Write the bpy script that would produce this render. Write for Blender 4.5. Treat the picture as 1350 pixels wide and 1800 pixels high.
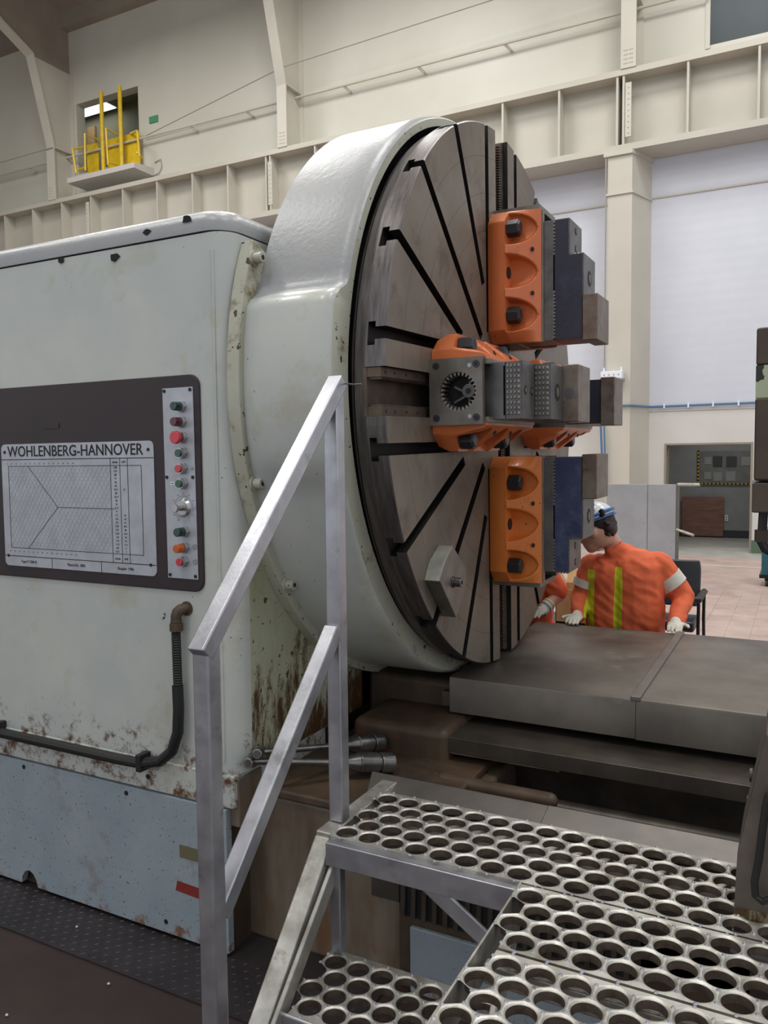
import bpy, bmesh, math, random
from mathutils import Vector, Matrix, Euler
for o in list(bpy.data.objects): bpy.data.objects.remove(o)
random.seed(7)
SC = bpy.context.scene
COL = SC.collection
PI = math.pi
# ---------------------------------------------------------------- camera
YAW, PIT, ROL, F, H = 0.481449432, -0.0647345705, -0.00995586442, 1404.0, 1.85
_f = Vector((-math.sin(YAW)*math.cos(PIT), math.cos(YAW)*math.cos(PIT), math.sin(PIT)))
_r = Vector((math.cos(YAW), math.sin(YAW), 0)); _u = _r.cross(_f)
R2 = math.cos(ROL)*_r + math.sin(ROL)*_u
U2 = -math.sin(ROL)*_r + math.cos(ROL)*_u
cd = bpy.data.cameras.new('camera'); cam = bpy.data.objects.new('camera', cd); COL.objects.link(cam)
cam.matrix_world = Matrix(((R2.x, U2.x, -_f.x, 0), (R2.y, U2.y, -_f.y, 0), (R2.z, U2.z, -_f.z, H), (0, 0, 0, 1)))
cd.sensor_fit = 'HORIZONTAL'; cd.sensor_width = 36; cd.lens = 36*F/1350
cd.clip_start = 0.02; cd.clip_end = 200
SC.camera = cam
# ---------------------------------------------------------------- world, lamps, exposure
SC.view_settings.view_transform = 'Standard'; SC.view_settings.look = 'None'
SC.view_settings.exposure = 0.0; SC.view_settings.gamma = 1.0; SC.view_settings.use_curve_mapping = False
W = bpy.data.worlds.new('hall_air'); SC.world = W; W.use_nodes = True
W.node_tree.nodes['Background'].inputs[0].default_value = (0.91, 0.94, 1.0, 1)
W.node_tree.nodes['Background'].inputs[1].default_value = 0.84
def area(name, loc, size, power, color=(1, 0.98, 0.94), rot=(0, 0, 0)):
    l = bpy.data.lights.new(name, 'AREA'); l.shape = 'RECTANGLE'; l.size = size[0]; l.size_y = size[1]
    l.energy = power; l.color = color
    o = bpy.data.objects.new(name, l); COL.objects.link(o); o.location = loc; o.rotation_euler = rot
    return o
# rows of roof lamps over the bays of the hall
for i, (x, y) in enumerate(((-9, 1), (-9, 8), (-3, -3), (-3, 5), (3, 1), (3, 8), (-15, 5), (-15, 11), (-8, 12), (-1, 12))):
    area('roof_lamp', (x, y, 13.2), (2.2, 2.2), 330, (1.0, 0.99, 0.965))
# ---------------------------------------------------------------- picture ray helper (pixel -> real point)
def ray(x, y): return (R2*((x-675)/F) - U2*((y-900)/F) + _f)
def onX(x, y, X): d = ray(x, y); return Vector((0, 0, H)) + d*(X/d.x)
def onY(x, y, Y): d = ray(x, y); return Vector((0, 0, H)) + d*(Y/d.y)
def onZ(x, y, Z): d = ray(x, y); return Vector((0, 0, H)) + d*((Z-H)/d.z)
# ---------------------------------------------------------------- materials
def lin(c):
    return tuple(((v/255)/12.92 if v/255 <= 0.04045 else ((v/255+0.055)/1.055)**2.4) for v in c)+(1,)
MATS = {}
def mat(name, c, c2=None, ns=4.0, rough=0.5, metal=0.0, bump=0.0, bs=40.0, chip=None, rust=None,
        grooves=None, spec=0.5, coat=0.0, stretch=None, r2=None, emit=None, wave=None, splat=None):
    m = bpy.data.materials.new(name); m.use_nodes = True; nt = m.node_tree; N = nt.nodes; L = nt.links
    b = N['Principled BSDF']; geo = N.new('ShaderNodeNewGeometry')
    pos = geo.outputs['Position']
    if stretch:
        mp = N.new('ShaderNodeMapping'); mp.inputs['Scale'].default_value = stretch
        L.new(pos, mp.inputs['Vector']); spos = mp.outputs['Vector']
    else: spos = pos
    b.inputs['Roughness'].default_value = rough; b.inputs['Metallic'].default_value = metal
    b.inputs['Specular IOR Level'].default_value = spec; b.inputs['Coat Weight'].default_value = coat
    def noise(scale, detail=4, p=spos, rgh=0.6):
        n = N.new('ShaderNodeTexNoise'); n.inputs['Scale'].default_value = scale
        n.inputs['Detail'].default_value = detail; n.inputs['Roughness'].default_value = rgh
        L.new(p, n.inputs['Vector']); return n.outputs['Fac']
    def ramp(src, a, bb):
        r = N.new('ShaderNodeMapRange'); r.inputs['From Min'].default_value = a; r.inputs['From Max'].default_value = bb
        L.new(src, r.inputs['Value']); return r.outputs['Result']
    def mix(fac, A, B):
        x = N.new('ShaderNodeMix'); x.data_type = 'RGBA'
        if fac is None: x.inputs[0].default_value = 0
        else: L.new(fac, x.inputs[0])
        for i, v in ((6, A), (7, B)):
            if isinstance(v, tuple): x.inputs[i].default_value = v
            else: L.new(v, x.inputs[i])
        return x.outputs[2]
    def math_(op, a, bb):
        x = N.new('ShaderNodeMath'); x.operation = op
        for i, v in ((0, a), (1, bb)):
            if isinstance(v, (int, float)): x.inputs[i].default_value = v
            else: L.new(v, x.inputs[i])
        return x.outputs[0]
    colr = lin(c)
    if c2 is not None: colr = mix(ramp(noise(ns), 0.35, 0.65), lin(c), lin(c2))
    if splat:  # big soft stains
        colr = mix(math_('MULTIPLY', ramp(noise(splat[1], 5, pos, 0.7), splat[2], splat[2]+0.12), splat[3]), colr, lin(splat[0]))
    sep = N.new('ShaderNodeSeparateXYZ'); L.new(pos, sep.inputs[0])
    if grooves:
        y0, z0, rads = grooves
        a1 = math_('SUBTRACT', sep.outputs[1], y0); a2 = math_('SUBTRACT', sep.outputs[2], z0)
        rr = math_('SQRT', math_('ADD', math_('MULTIPLY', a1, a1), math_('MULTIPLY', a2, a2)), 0)
        for rd in rads:
            k = math_('LESS_THAN', math_('ABSOLUTE', math_('SUBTRACT', rr, rd), 0), 0.0012)
            colr = mix(math_('MULTIPLY', k, 0.6), colr, lin((40, 36, 32)))
    if rust:   # rust colour, z where full, z where none, noise threshold
        zf = ramp(sep.outputs[2], rust[2], rust[1])
        n = noise(rust[4] if len(rust) > 4 else 9, 6, spos, 0.75)
        fac = ramp(math_('ADD', n, math_('MULTIPLY', zf, rust[3])), 0.72, 0.85)
        colr = mix(fac, colr, lin(rust[0]))
    if chip:
        for (cc, cs, th) in (chip if isinstance(chip, list) else [chip]):
            n = noise(cs, 3, pos, 0.5)
            colr = mix(ramp(n, th, th+0.012), colr, lin(cc))
    if wave:
        w = N.new('ShaderNodeTexWave'); w.inputs['Scale'].default_value = wave[1]; w.bands_direction = wave[2]
        L.new(pos, w.inputs['Vector']); colr = mix(math_('MULTIPLY', w.outputs['Fac'], wave[3]), colr, lin(wave[0]))
    if isinstance(colr, tuple): b.inputs['Base Color'].default_value = colr
    else: L.new(colr, b.inputs['Base Color'])
    if r2 is not None:
        rm = N.new('ShaderNodeMapRange'); rm.inputs['To Min'].default_value = rough; rm.inputs['To Max'].default_value = r2
        rm.inputs['From Min'].default_value = 0.3; rm.inputs['From Max'].default_value = 0.7
        L.new(noise(ns*2.3), rm.inputs['Value']); L.new(rm.outputs['Result'], b.inputs['Roughness'])
    if bump:
        bp = N.new('ShaderNodeBump'); bp.inputs['Strength'].default_value = bump; bp.inputs['Distance'].default_value = 0.004
        L.new(noise(bs, 3), bp.inputs['Height']); L.new(bp.outputs['Normal'], b.inputs['Normal'])
    if emit:
        b.inputs['Emission Color'].default_value = lin(emit[0]); b.inputs['Emission Strength'].default_value = emit[1]
    MATS[name] = m; return m
CY, CZ, CX = 3.575, 2.112, -1.234          # chuck axis and face
RUST = (96, 62, 34)
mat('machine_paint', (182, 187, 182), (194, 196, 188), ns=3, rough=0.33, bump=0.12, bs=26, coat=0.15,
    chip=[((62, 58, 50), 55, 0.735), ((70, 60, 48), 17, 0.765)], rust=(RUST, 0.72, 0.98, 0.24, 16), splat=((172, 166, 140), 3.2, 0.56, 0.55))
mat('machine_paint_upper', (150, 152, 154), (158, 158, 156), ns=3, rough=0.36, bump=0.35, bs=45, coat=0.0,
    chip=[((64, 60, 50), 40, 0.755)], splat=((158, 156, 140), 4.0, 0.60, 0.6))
mat('machine_paint_yellowed', (184, 184, 168), (176, 174, 156), ns=5, rough=0.38, bump=0.2, bs=40,
    chip=[((70, 56, 38), 34, 0.665)], splat=((120, 98, 52), 7, 0.56, 0.8))
mat('rusty_side_paint', (180, 182, 160), (160, 158, 128), ns=6, rough=0.45, bump=0.2, bs=50,
    chip=[((52, 40, 26), 70, 0.68), ((84, 60, 30), 26, 0.66)], rust=((78, 54, 30), 0.72, 1.40, 0.37, 13), stretch=(1, 1, .3))
mat('blue_grey_paint', (140, 152, 160), (150, 160, 166), ns=5, rough=0.45, bump=0.1, bs=40,
    chip=[((70, 74, 74), 95, 0.672)], rust=((120, 84, 56), 0.02, 0.16, 0.24, 14), splat=((126, 118, 116), 4.5, 0.58, 0.7))
mat('dark_seam', (22, 21, 20), rough=0.8)
mat('brown_casting', (92, 74, 56), (56, 46, 38), ns=5, rough=0.55, metal=0.1, bump=0.3, bs=30, chip=[((92, 62, 42), 9, 0.66)], stretch=(1, 1, .35))
mat('rust_casting', (122, 112, 98), (92, 76, 60), ns=7, rough=0.45, bump=0.3, bs=30, splat=((112, 74, 44), 4, 0.54, 0.7), stretch=(1, 1, .22), chip=[((70, 42, 24), 14, 0.69)])
mat('panel_brown', (50, 43, 46), (58, 48, 50), ns=3, rough=0.42, spec=0.35)
mat('plate_silver', (186, 189, 196), (172, 174, 180), ns=14, rough=0.42, metal=0.25)
mat('print_black', (26, 26, 28), rough=0.6)
mat('print_grey', (150, 153, 160), rough=0.6)
mat('print_faint', (168, 171, 178), rough=0.6)
mat('knob_steel', (180, 180, 180), rough=0.3, metal=0.9)
mat('button_green', (14, 82, 62), rough=0.25, coat=0.5)
mat('button_dark_green', (10, 52, 44), rough=0.2, coat=0.5)
mat('button_maroon', (84, 18, 30), rough=0.2, coat=0.5)
mat('button_red', (200, 58, 70), rough=0.3, coat=0.3)
mat('button_amber', (190, 92, 20), rough=0.15, coat=0.5)
mat('black_rubber', (26, 25, 26), (36, 33, 32), rough=0.5)
mat('aluminium', (196, 197, 202), (172, 172, 178), ns=7, rough=0.3, metal=0.85, bump=0.06, bs=90, r2=0.45, splat=((128, 124, 120), 9, 0.60, 0.6))
mat('aluminium_dull', (208, 206, 198), (166, 162, 152), ns=10, rough=0.36, metal=0.65, bump=0.12, bs=70, r2=0.5, splat=((124, 112, 98), 12, 0.56, 0.6))
mat('tread_hole_metal', (122, 110, 98), (92, 80, 70), ns=30, rough=0.5, metal=0.6)
mat('face_steel', (136, 127, 115), (118, 108, 96), ns=3, rough=0.42, metal=0.5, bump=0.04, bs=90,
    grooves=(CY, CZ, (1.065, 0.915, 0.765, 0.615)), splat=((98, 84, 70), 5, 0.54, 0.6), r2=0.5)
mat('rim_steel', (122, 116, 114), (92, 88, 88), ns=6, rough=0.3, metal=0.85, stretch=(9, 1, 1), r2=0.42)
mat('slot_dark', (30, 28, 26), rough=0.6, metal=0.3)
mat('channel_brown', (116, 100, 88), (92, 78, 68), ns=9, rough=0.45, metal=0.6)
mat('orange_paint', (212, 116, 66), (204, 106, 56), ns=4, rough=0.36, bump=0.2, bs=30, coat=0.2,
    chip=[((70, 30, 18), 60, 0.72)], splat=((168, 84, 50), 9, 0.60, 0.7))
mat('orange_paint_bright', (224, 128, 58), (216, 116, 48), ns=4, rough=0.34, bump=0.2, bs=30, coat=0.25,
    chip=[((70, 30, 18), 60, 0.70)], splat=((176, 92, 56), 9, 0.60, 0.6))
mat('jaw_blued', (72, 80, 112), (58, 64, 92), ns=6, rough=0.42, metal=0.5, splat=((96, 108, 140), 5, 0.52, 0.6))
mat('loft_tan', (150, 144, 116), rough=0.7)
mat('jaw_steel', (140, 136, 130), (116, 110, 102), ns=8, rough=0.4, metal=0.7)
mat('jaw_grey', (118, 115, 112), (92, 90, 90), ns=10, rough=0.42, metal=0.6)
mat('grip_steel', (168, 164, 158), (140, 136, 130), ns=20, rough=0.35, metal=0.6)
mat('jaw_dark', (62, 62, 74), (52, 52, 62), ns=6, rough=0.45, metal=0.5, splat=((70, 74, 100), 6, 0.5, 0.6))
mat('jaw_brown', (112, 92, 80), (132, 124, 112), ns=12, rough=0.45, metal=0.5, splat=((84, 62, 52), 9, 0.55, 0.7))
mat('bolt_dark', (70, 70, 74), rough=0.4, metal=0.7)
mat('clamp_light', (176, 176, 164), (150, 148, 138), ns=12, rough=0.45, metal=0.2)
mat('cover_steel', (122, 115, 106), (96, 90, 84), ns=2.6, rough=0.4, metal=0.6, bump=0.05, bs=60, r2=0.52, splat=((148, 144, 138), 3, 0.60, 0.6))
mat('way_steel', (92, 84, 76), (70, 64, 58), ns=6, rough=0.4, metal=0.5, splat=((120, 96, 60), 5, 0.62, 0.6))
mat('tray_steel', (126, 120, 114), (112, 108, 104), ns=8, rough=0.45, metal=0.6)
mat('carriage_paint', (120, 112, 104), (96, 88, 80), ns=5, rough=0.4, metal=0.4)
mat('pendant_brown', (72, 62, 54), (88, 74, 62), ns=6, rough=0.45, metal=0.4, chip=[((110, 100, 84), 30, 0.7)])
mat('flaked_green', (184, 192, 158), (170, 178, 148), ns=5, rough=0.5, chip=[((40, 40, 34), 22, 0.57)])
mat('tool_steel', (150, 148, 146), (110, 108, 106), ns=12, rough=0.28, metal=0.9)
mat('wall_cream', (200, 197, 184), (192, 189, 175), ns=0.5, rough=0.42, bump=0.05, bs=4)
mat('wall_white', (208, 211, 219), (200, 203, 212), ns=0.7, rough=0.5, wave=((194, 197, 206), 1.6, 'Z', 0.2))
mat('wall_low', (208, 205, 200), (200, 197, 192), ns=0.8, rough=0.5)
mat('beam_paint', (190, 185, 172), (182, 177, 164), ns=0.8, rough=0.42)
mat('column_paint', (196, 191, 178), (188, 183, 170), ns=0.8, rough=0.45)
mat('roof_dark', (148, 138, 124), (134, 124, 112), ns=0.8, rough=0.6)
mat('green_base', (84, 104, 84), rough=0.5)
mat('dark_base', (48, 56, 62), rough=0.5)
mat('yellow_paint', (222, 188, 36), (206, 170, 30), ns=8, rough=0.4)
mat('slab_grey', (196, 192, 186), rough=0.6)
mat('room_grey', (150, 152, 152), (138, 140, 140), ns=2, rough=0.6)
mat('plywood', (142, 104, 90), (120, 86, 74), ns=3, rough=0.6, stretch=(1, 1, 5))
mat('board_panel', (120, 122, 118), (104, 106, 104), ns=5, rough=0.5)
mat('board_dark', (56, 58, 64), rough=0.4)
mat('hazard_yellow', (190, 160, 30), rough=0.5)
mat('hall_floor', (190, 168, 158), (172, 150, 142), ns=2.5, rough=0.5, splat=((150, 118, 106), 1.6, 0.58, 0.6), r2=0.6)
mat('concrete_floor', (176, 174, 168), (160, 158, 152), ns=3, rough=0.5)
mat('near_floor', (62, 46, 42), (50, 38, 36), ns=4, rough=0.5, bump=0.1, bs=50)
mat('diamond_steel', (66, 60, 62), (52, 48, 50), ns=6, rough=0.42, metal=0.4)
mat('line_white', (206, 204, 198), rough=0.6)
mat('white_plastic', (228, 232, 238), rough=0.4)
mat('blue_pipe', (82, 116, 148), rough=0.4)
mat('grey_panel', (160, 162, 166), (150, 152, 156), ns=3, rough=0.5, bump=0.1, bs=20, chip=[((110, 108, 104), 14, 0.70)])
mat('black_vinyl', (26, 28, 34), (32, 34, 40), rough=0.38)
mat('black_metal', (22, 22, 24), rough=0.35, metal=0.3)
mat('teal_paint', (38, 92, 104), (30, 78, 90), rough=0.4)
mat('cardboard', (188, 150, 104), (176, 138, 94), ns=6, rough=0.75)
mat('skin', (206, 160, 138), (196, 146, 124), ns=12, rough=0.5)
mat('skin_ruddy', (212, 140, 122), rough=0.5)
mat('hair_brown', (54, 36, 28), (30, 21, 18), ns=60, rough=0.5, bump=0.6, bs=160)
mat('glove_white', (214, 210, 198), (198, 194, 180), ns=20, rough=0.8, bump=0.3, bs=60)
mat('trouser_blue', (46, 54, 76), rough=0.8)
mat('boot_leather', (60, 44, 34), rough=0.6)
mat('helmet_white', (214, 218, 224), rough=0.3, coat=0.4)
mat('sticker_blue', (52, 92, 150), rough=0.4)
mat('goggle_black', (20, 22, 26), rough=0.3)
mat('goggle_blue', (58, 104, 158), rough=0.3)
mat('window_glass', (30, 46, 52), (44, 60, 66), ns=1.2, rough=0.45)
mat('exit_green', (70, 140, 104), rough=0.5)
mat('cable_steel', (150, 144, 130), rough=0.5)
mat('red_paint', (128, 44, 36), rough=0.5)
mat('primer_olive', (104, 100, 72), rough=0.6)
M = MATS
# ---------------------------------------------------------------- mesh helpers
def worldloc(o):
    v = Vector((0, 0, 0))
    while o is not None: v += o.location; o = o.parent
    return v
class MB:
    def __init__(s): s.v = []; s.f = []; s.mi = []; s.cur = 0
    def add(s, vs, fs):
        n = len(s.v); s.v += [tuple(p) for p in vs]; s.f += [tuple(i+n for i in f) for f in fs]; s.mi += [s.cur]*len(fs); return s
    def box(s, a, b):
        x0, y0, z0 = [min(p, q) for p, q in zip(a, b)]; x1, y1, z1 = [max(p, q) for p, q in zip(a, b)]
        return s.add([(x0,y0,z0),(x1,y0,z0),(x1,y1,z0),(x0,y1,z0),(x0,y0,z1),(x1,y0,z1),(x1,y1,z1),(x0,y1,z1)],
                     [(0,3,2,1),(4,5,6,7),(0,1,5,4),(1,2,6,5),(2,3,7,6),(3,0,4,7)])
    def prism(s, pts, axis, a, b):
        # pts: 2D polygon in the other two axes (in x,y,z order), extruded a..b on axis
        def mk(p, t):
            q = list(p); q.insert(axis, t); return tuple(q)
        n = len(pts); area2 = sum(pts[i][0]*pts[(i+1) % n][1]-pts[(i+1) % n][0]*pts[i][1] for i in range(n))
        P = list(pts)
        sgn = area2*(-1 if axis == 1 else 1)
        if sgn < 0: P.reverse()
        if a > b: a, b = b, a
        vs = [mk(p, a) for p in P]+[mk(p, b) for p in P]
        fs = [tuple(reversed(range(n))), tuple(range(n, 2*n))]+[(i, (i+1) % n, n+(i+1) % n, n+i) for i in range(n)]
        return s.add(vs, fs)
    def cyl(s, p, q, r, seg=16, r1=None, cap=True, ph=0.0):
        p = Vector(p); q = Vector(q); d = (q-p); d.normalize() if d.length else None
        a = d.orthogonal().normalized(); b = d.cross(a); r1 = r if r1 is None else r1
        vs = []
        for c, rr in ((p, r), (q, r1)):
            for i in range(seg):
                t = ph+2*PI*i/seg; vs.append(c+a*(rr*math.cos(t))+b*(rr*math.sin(t)))
        fs = [(i, (i+1) % seg, seg+(i+1) % seg, seg+i) for i in range(seg)]
        if cap: fs += [tuple(reversed(range(seg))), tuple(range(seg, 2*seg))]
        return s.add(vs, fs)
    def tube(s, pts, r, seg=10):
        pts = [Vector(p) for p in pts]; n = len(pts); vs = []; prev = None
        for i, p in enumerate(pts):
            t = (pts[min(i+1, n-1)]-pts[max(i-1, 0)]).normalized()
            a = (t.orthogonal() if prev is None else prev-t*prev.dot(t)).normalized(); prev = a; b = t.cross(a)
            rr = r[i] if isinstance(r, (list, tuple)) else r
            for k in range(seg):
                u = 2*PI*k/seg; vs.append(p+a*(rr*math.cos(u))+b*(rr*math.sin(u)))
        fs = [(i*seg+k, i*seg+(k+1) % seg, (i+1)*seg+(k+1) % seg, (i+1)*seg+k) for i in range(n-1) for k in range(seg)]
        fs += [tuple(reversed(range(seg))), tuple(range((n-1)*seg, n*seg))]
        return s.add(vs, fs)
    def bar(s, p, q, w, h, up=(0, 0, 1)):
        # rectangular tube from p to q; w across, h along 'up'
        p = Vector(p); q = Vector(q); d = (q-p).normalized(); u = Vector(up); u = (u-d*u.dot(d)).normalized(); c = d.cross(u)
        vs = [pt+c*(sx*w/2)+u*(sz*h/2) for pt in (p, q) for sx, sz in ((-1,-1),(1,-1),(1,1),(-1,1))]
        return s.add(vs, [(0,1,2,3)[::-1],(4,5,6,7),(0,1,5,4),(1,2,6,5),(2,3,7,6),(3,0,4,7)])
    def sphere(s, c, r, u=16, v=10, rot=None):
        c = Vector(c); rr = Vector(r) if hasattr(r, '__len__') else Vector((r, r, r)); vs = []; R = rot or Matrix.Identity(3)
        for j in range(1, v):
            ph = PI*j/v
            for i in range(u):
                t = 2*PI*i/u; vs.append(c+R @ Vector((rr.x*math.sin(ph)*math.cos(t), rr.y*math.sin(ph)*math.sin(t), rr.z*math.cos(ph))))
        n = len(vs); vs += [c+R @ Vector((0, 0, rr.z)), c-R @ Vector((0, 0, rr.z))]
        fs = [(j*u+i, (j+1)*u+i, (j+1)*u+(i+1) % u, j*u+(i+1) % u) for j in range(v-2) for i in range(u)]
        fs += [(n, i, (i+1) % u) for i in range(u)]+[(n+1, (v-2)*u+(i+1) % u, (v-2)*u+i) for i in range(u)]
        return s.add(vs, fs)
    def tcap(s, p, rp, q, rq, seg=14):
        # tapered limb with round ends
        p = Vector(p); q = Vector(q); s.sphere(p, rp, seg, 8); s.sphere(q, rq, seg, 8); return s.cyl(p, q, rp, seg, rq)
    def build(s, name, m, parent=None, smooth=False, bevel=0.0, seg=2, weld=False, angle=30):
        off = worldloc(parent) if parent is not None else Vector((0, 0, 0))
        me = bpy.data.meshes.new(name)
        me.from_pydata([(v[0]-off.x, v[1]-off.y, v[2]-off.z) for v in s.v], [], s.f); me.validate()
        ms = m if isinstance(m, (list, tuple)) else [m]
        for k in ms: me.materials.append(M[k])
        if len(ms) > 1 and len(me.polygons) == len(s.mi):
            me.polygons.foreach_set('material_index', s.mi)
        if weld:
            bm = bmesh.new(); bm.from_mesh(me); bmesh.ops.remove_doubles(bm, verts=bm.verts, dist=0.0004); bm.to_mesh(me); bm.free()
        if smooth or bevel:
            me.polygons.foreach_set('use_smooth', [True]*len(me.polygons))
            me.set_sharp_from_angle(angle=math.radians(angle))
        o = bpy.data.objects.new(name, me); COL.objects.link(o)
        if parent is not None: o.parent = parent
        if bevel:
            b = o.modifiers.new('bevel', 'BEVEL'); b.width = bevel; b.segments = seg; b.limit_method = 'ANGLE'; b.angle_limit = math.radians(32)
            b.harden_normals = True
        return o
def tag(o, label, cat, group=None, kind=None):
    o['label'] = label; o['category'] = cat
    if group: o['group'] = group
    if kind: o['kind'] = kind
    return o
def thing(name, label, cat, loc=(0, 0, 0), group=None):
    o = bpy.data.objects.new(name, None); COL.objects.link(o); o.location = loc; o.empty_display_size = 0.1
    return tag(o, label, cat, group)
def struct(o): o['kind'] = 'structure'; return o
def boxo(name, a, b, m, parent=None, bevel=0.0, **k): return MB().box(a, b).build(name, m, parent, bevel=bevel, **k)
def rrect(x0, z0, x1, z1, r, n=5):
    pts = []
    for cx_, cz_, a0 in ((x1-r, z1-r, 0), (x0+r, z1-r, 90), (x0+r, z0+r, 180), (x1-r, z0+r, 270)):
        for i in range(n+1):
            t = math.radians(a0+90*i/n); pts.append((cx_+r*math.cos(t), cz_+r*math.sin(t)))
    return pts
def bake(ob):
    dg = bpy.context.evaluated_depsgraph_get(); me = bpy.data.meshes.new_from_object(ob.evaluated_get(dg))
    return me
def text(name, s, size, x, y, z, m, parent, width=None, thick=0.0004, align='CENTER', bold=0.0):
    cu = bpy.data.curves.new(name, 'FONT'); cu.body = s; cu.size = size; cu.align_x = align; cu.align_y = 'CENTER'
    cu.extrude = thick; cu.offset = bold; cu.resolution_u = 3
    t = bpy.data.objects.new(name+'_curve', cu); COL.objects.link(t); bpy.context.view_layer.update()
    me = bake(t); bpy.data.objects.remove(t)
    xs = [v.co.x for v in me.vertices]
    sc = 1.0 if width is None else width/(max(xs)-min(xs)); mx = (max(xs)+min(xs))/2 if width is not None else 0
    off = worldloc(parent)
    for v in me.vertices:
        a, b, c = v.co; v.co = (x+(a-mx)*sc-off.x, y-c-off.y, z+b-off.z)
    me.materials.clear(); me.materials.append(M[m]); me.name = name
    o = bpy.data.objects.new(name, me); COL.objects.link(o); o.parent = parent; return o
def copy_tree(o, parent=None):
    c = o.copy(); COL.objects.link(c)
    if parent is not None: c.parent = parent
    for ch in KIDS.get(o.name, []): copy_tree(ch, c)
    return c
KIDS = {}
def index_kids():
    KIDS.clear()
    for o in bpy.data.objects:
        if o.parent: KIDS.setdefault(o.parent.name, []).append(o)
def blend(name, mb, m, parent, voxel=0.012, smooth=6, cut=None):
    """fuse overlapping closed shapes into one continuous skin"""
    o = mb.build(name, m, parent)
    r = o.modifiers.new('remesh', 'REMESH'); r.mode = 'VOXEL'; r.voxel_size = voxel; r.use_smooth_shade = True
    s = o.modifiers.new('smooth', 'SMOOTH'); s.iterations = smooth; s.factor = 0.5
    bpy.context.view_layer.update(); me = bake(o); o.modifiers.clear()
    me.name = name
    if not me.materials:
        me.materials.append(M[m])
    me.polygons.foreach_set('use_smooth', [True]*len(me.polygons))
    o.data = me; return o

# ================================================================ ROOM
WY, BY = 16.76, 16.02           # far wall, front of crane beam and columns
def wall_piece(mb, x0, x1, z0, z1): mb.box((x0, WY, z0), (x1, WY+0.3, z1))
upper = MB()
wall_piece(upper, -30, -18.5, 7.7, 15.2); wall_piece(upper, -18.5, -16.15, 7.7, 10.1); wall_piece(upper, -18.5, -16.15, 12.03, 15.2)
wall_piece(upper, -16.15, -1.77, 7.7, 15.2); wall_piece(upper, -1.77, 2.2, 7.7, 9.62); wall_piece(upper, -1.77, 2.2, 12.2, 15.2); wall_piece(upper, 2.2, 9, 7.7, 15.2)
wf = struct(upper.build('wall_far', 'wall_cream'))
low = MB(); wall_piece(low, -30, 9, 2.79, 7.7); low.build('panelled_wall', 'wall_white', wf)
low = MB(); wall_piece(low, -30, -2.43, 0, 2.79); wall_piece(low, -0.82, 9, 0, 2.79); wall_piece(low, -2.43, -0.82, 2.125, 2.79)
low.build('lower_wall', 'wall_low', wf)
struct(boxo('trim_1', (-30, WY-0.03, 6.93), (9, WY+0.02, 6.96), 'column_paint'))
struct(boxo('trim_2', (-30, WY-0.02, 2.765), (9, WY+0.02, 2.785), 'column_paint'))
struct(boxo('baseboard_far', (-0.82, WY-0.02, 0), (9, WY+0.02, 0.25), 'green_base'))
# ceiling and side walls of the hall
struct(boxo('ceiling', (-30, -9, 14.9), (9, WY+0.3, 15.2), 'roof_dark'))
struct(boxo('wall_left', (-30.3, -9, 0), (-30, WY+0.3, 15.2), 'wall_cream'))
# doorway into the dim back room
d1 = MB(); d1.box((-2.43, WY-0.012, 0), (-2.39, WY+0.35, 2.125)); d1.box((-0.86, WY-0.012, 0), (-0.82, WY+0.35, 2.125)); d1.box((-2.39, WY-0.012, 2.09), (-0.86, WY+0.35, 2.125))
struct(d1.build('door_1', 'roof_dark'))
area('back_room_fill', (-1.5, 18.2, 2.8), (0.6, 0.6), 16)  # unseen fill light, added to lift the dim room behind the doorway
RB = 19.8
bk = MB(); bk.box((-4.5, RB, 0), (1.5, RB+0.2, 2.9)); bk.box((-4.6, WY+0.3, 0), (-4.4, RB, 2.9)); bk.box((1.4, WY+0.3, 0), (1.6, RB, 2.9))
wb = struct(bk.build('wall_back', 'room_grey'))
boxo('room_ceiling', (-4.6, WY+0.3, 2.85), (1.6, RB+0.2, 3.0), 'room_grey', wb)
struct(boxo('baseboard_back', (-4.4, RB-0.03, 0), (1.4, RB, 0.17), 'dark_base'))
# notice board with hazard-striped border
nb = thing('notice_board', 'dark notice board with black and yellow striped border in the back room', 'notice board', (-1.5, RB-0.04, 1.25))
boxo('board', (-2.1, RB-0.04, 1.25), (-0.75, RB-.001, 1.98), 'board_panel', nb)
hz = MB()
for i in range(34):
    x = -2.13+i*0.042; hz.cur = i % 2
    hz.box((x, RB-0.06, 1.22), (x+0.042, RB-0.04, 1.255))
for i in range(18):
    z = 1.25+i*0.042; hz.cur = i % 2
    hz.box((-2.13, RB-0.06, z), (-2.095, RB-0.04, z+0.042))
hz.build('striped_border', ['hazard_yellow', 'print_black'], nb)
for (x, z, w, h) in ((-1.98, 1.68, .15, .17), (-1.80, 1.62, .2, .25), (-1.52, 1.62, .22, .24), (-1.2, 1.65, .18, .2), (-1.98, 1.34, .15, .17), (-1.78, 1.30, .18, .2), (-1.52, 1.3, .2, .22), (-0.98, 1.3, .12, .4)):
    boxo('sheet', (x, RB-0.055, z), (x+w, RB-0.04, z+h), 'board_dark' if (w > .19 and z > 1.5) else 'room_grey', nb)
tag(MB().prism([(-2.45, 0.03), (-1.55, 0.03), (-1.55, 0.93), (-2.45, 0.93)], 1, RB-0.10, RB-0.075).build('plywood_sheet', 'plywood', bevel=0.003),
    'square reddish plywood sheet leaning on the wall of the dim back room', 'plywood')
so = thing('wall_socket', 'small pale wall socket right of the plywood sheet', 'socket', (-1.5, RB-0.01, 0.42))
boxo('socket_plate', (-1.53, RB-0.02, 0.38), (-1.46, RB, 0.52), 'white_plastic', so, bevel=0.004)
boxo('socket_slot', (-1.505, RB-0.024, 0.40), (-1.485, RB-0.02, 0.43), 'print_black', so)
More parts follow.
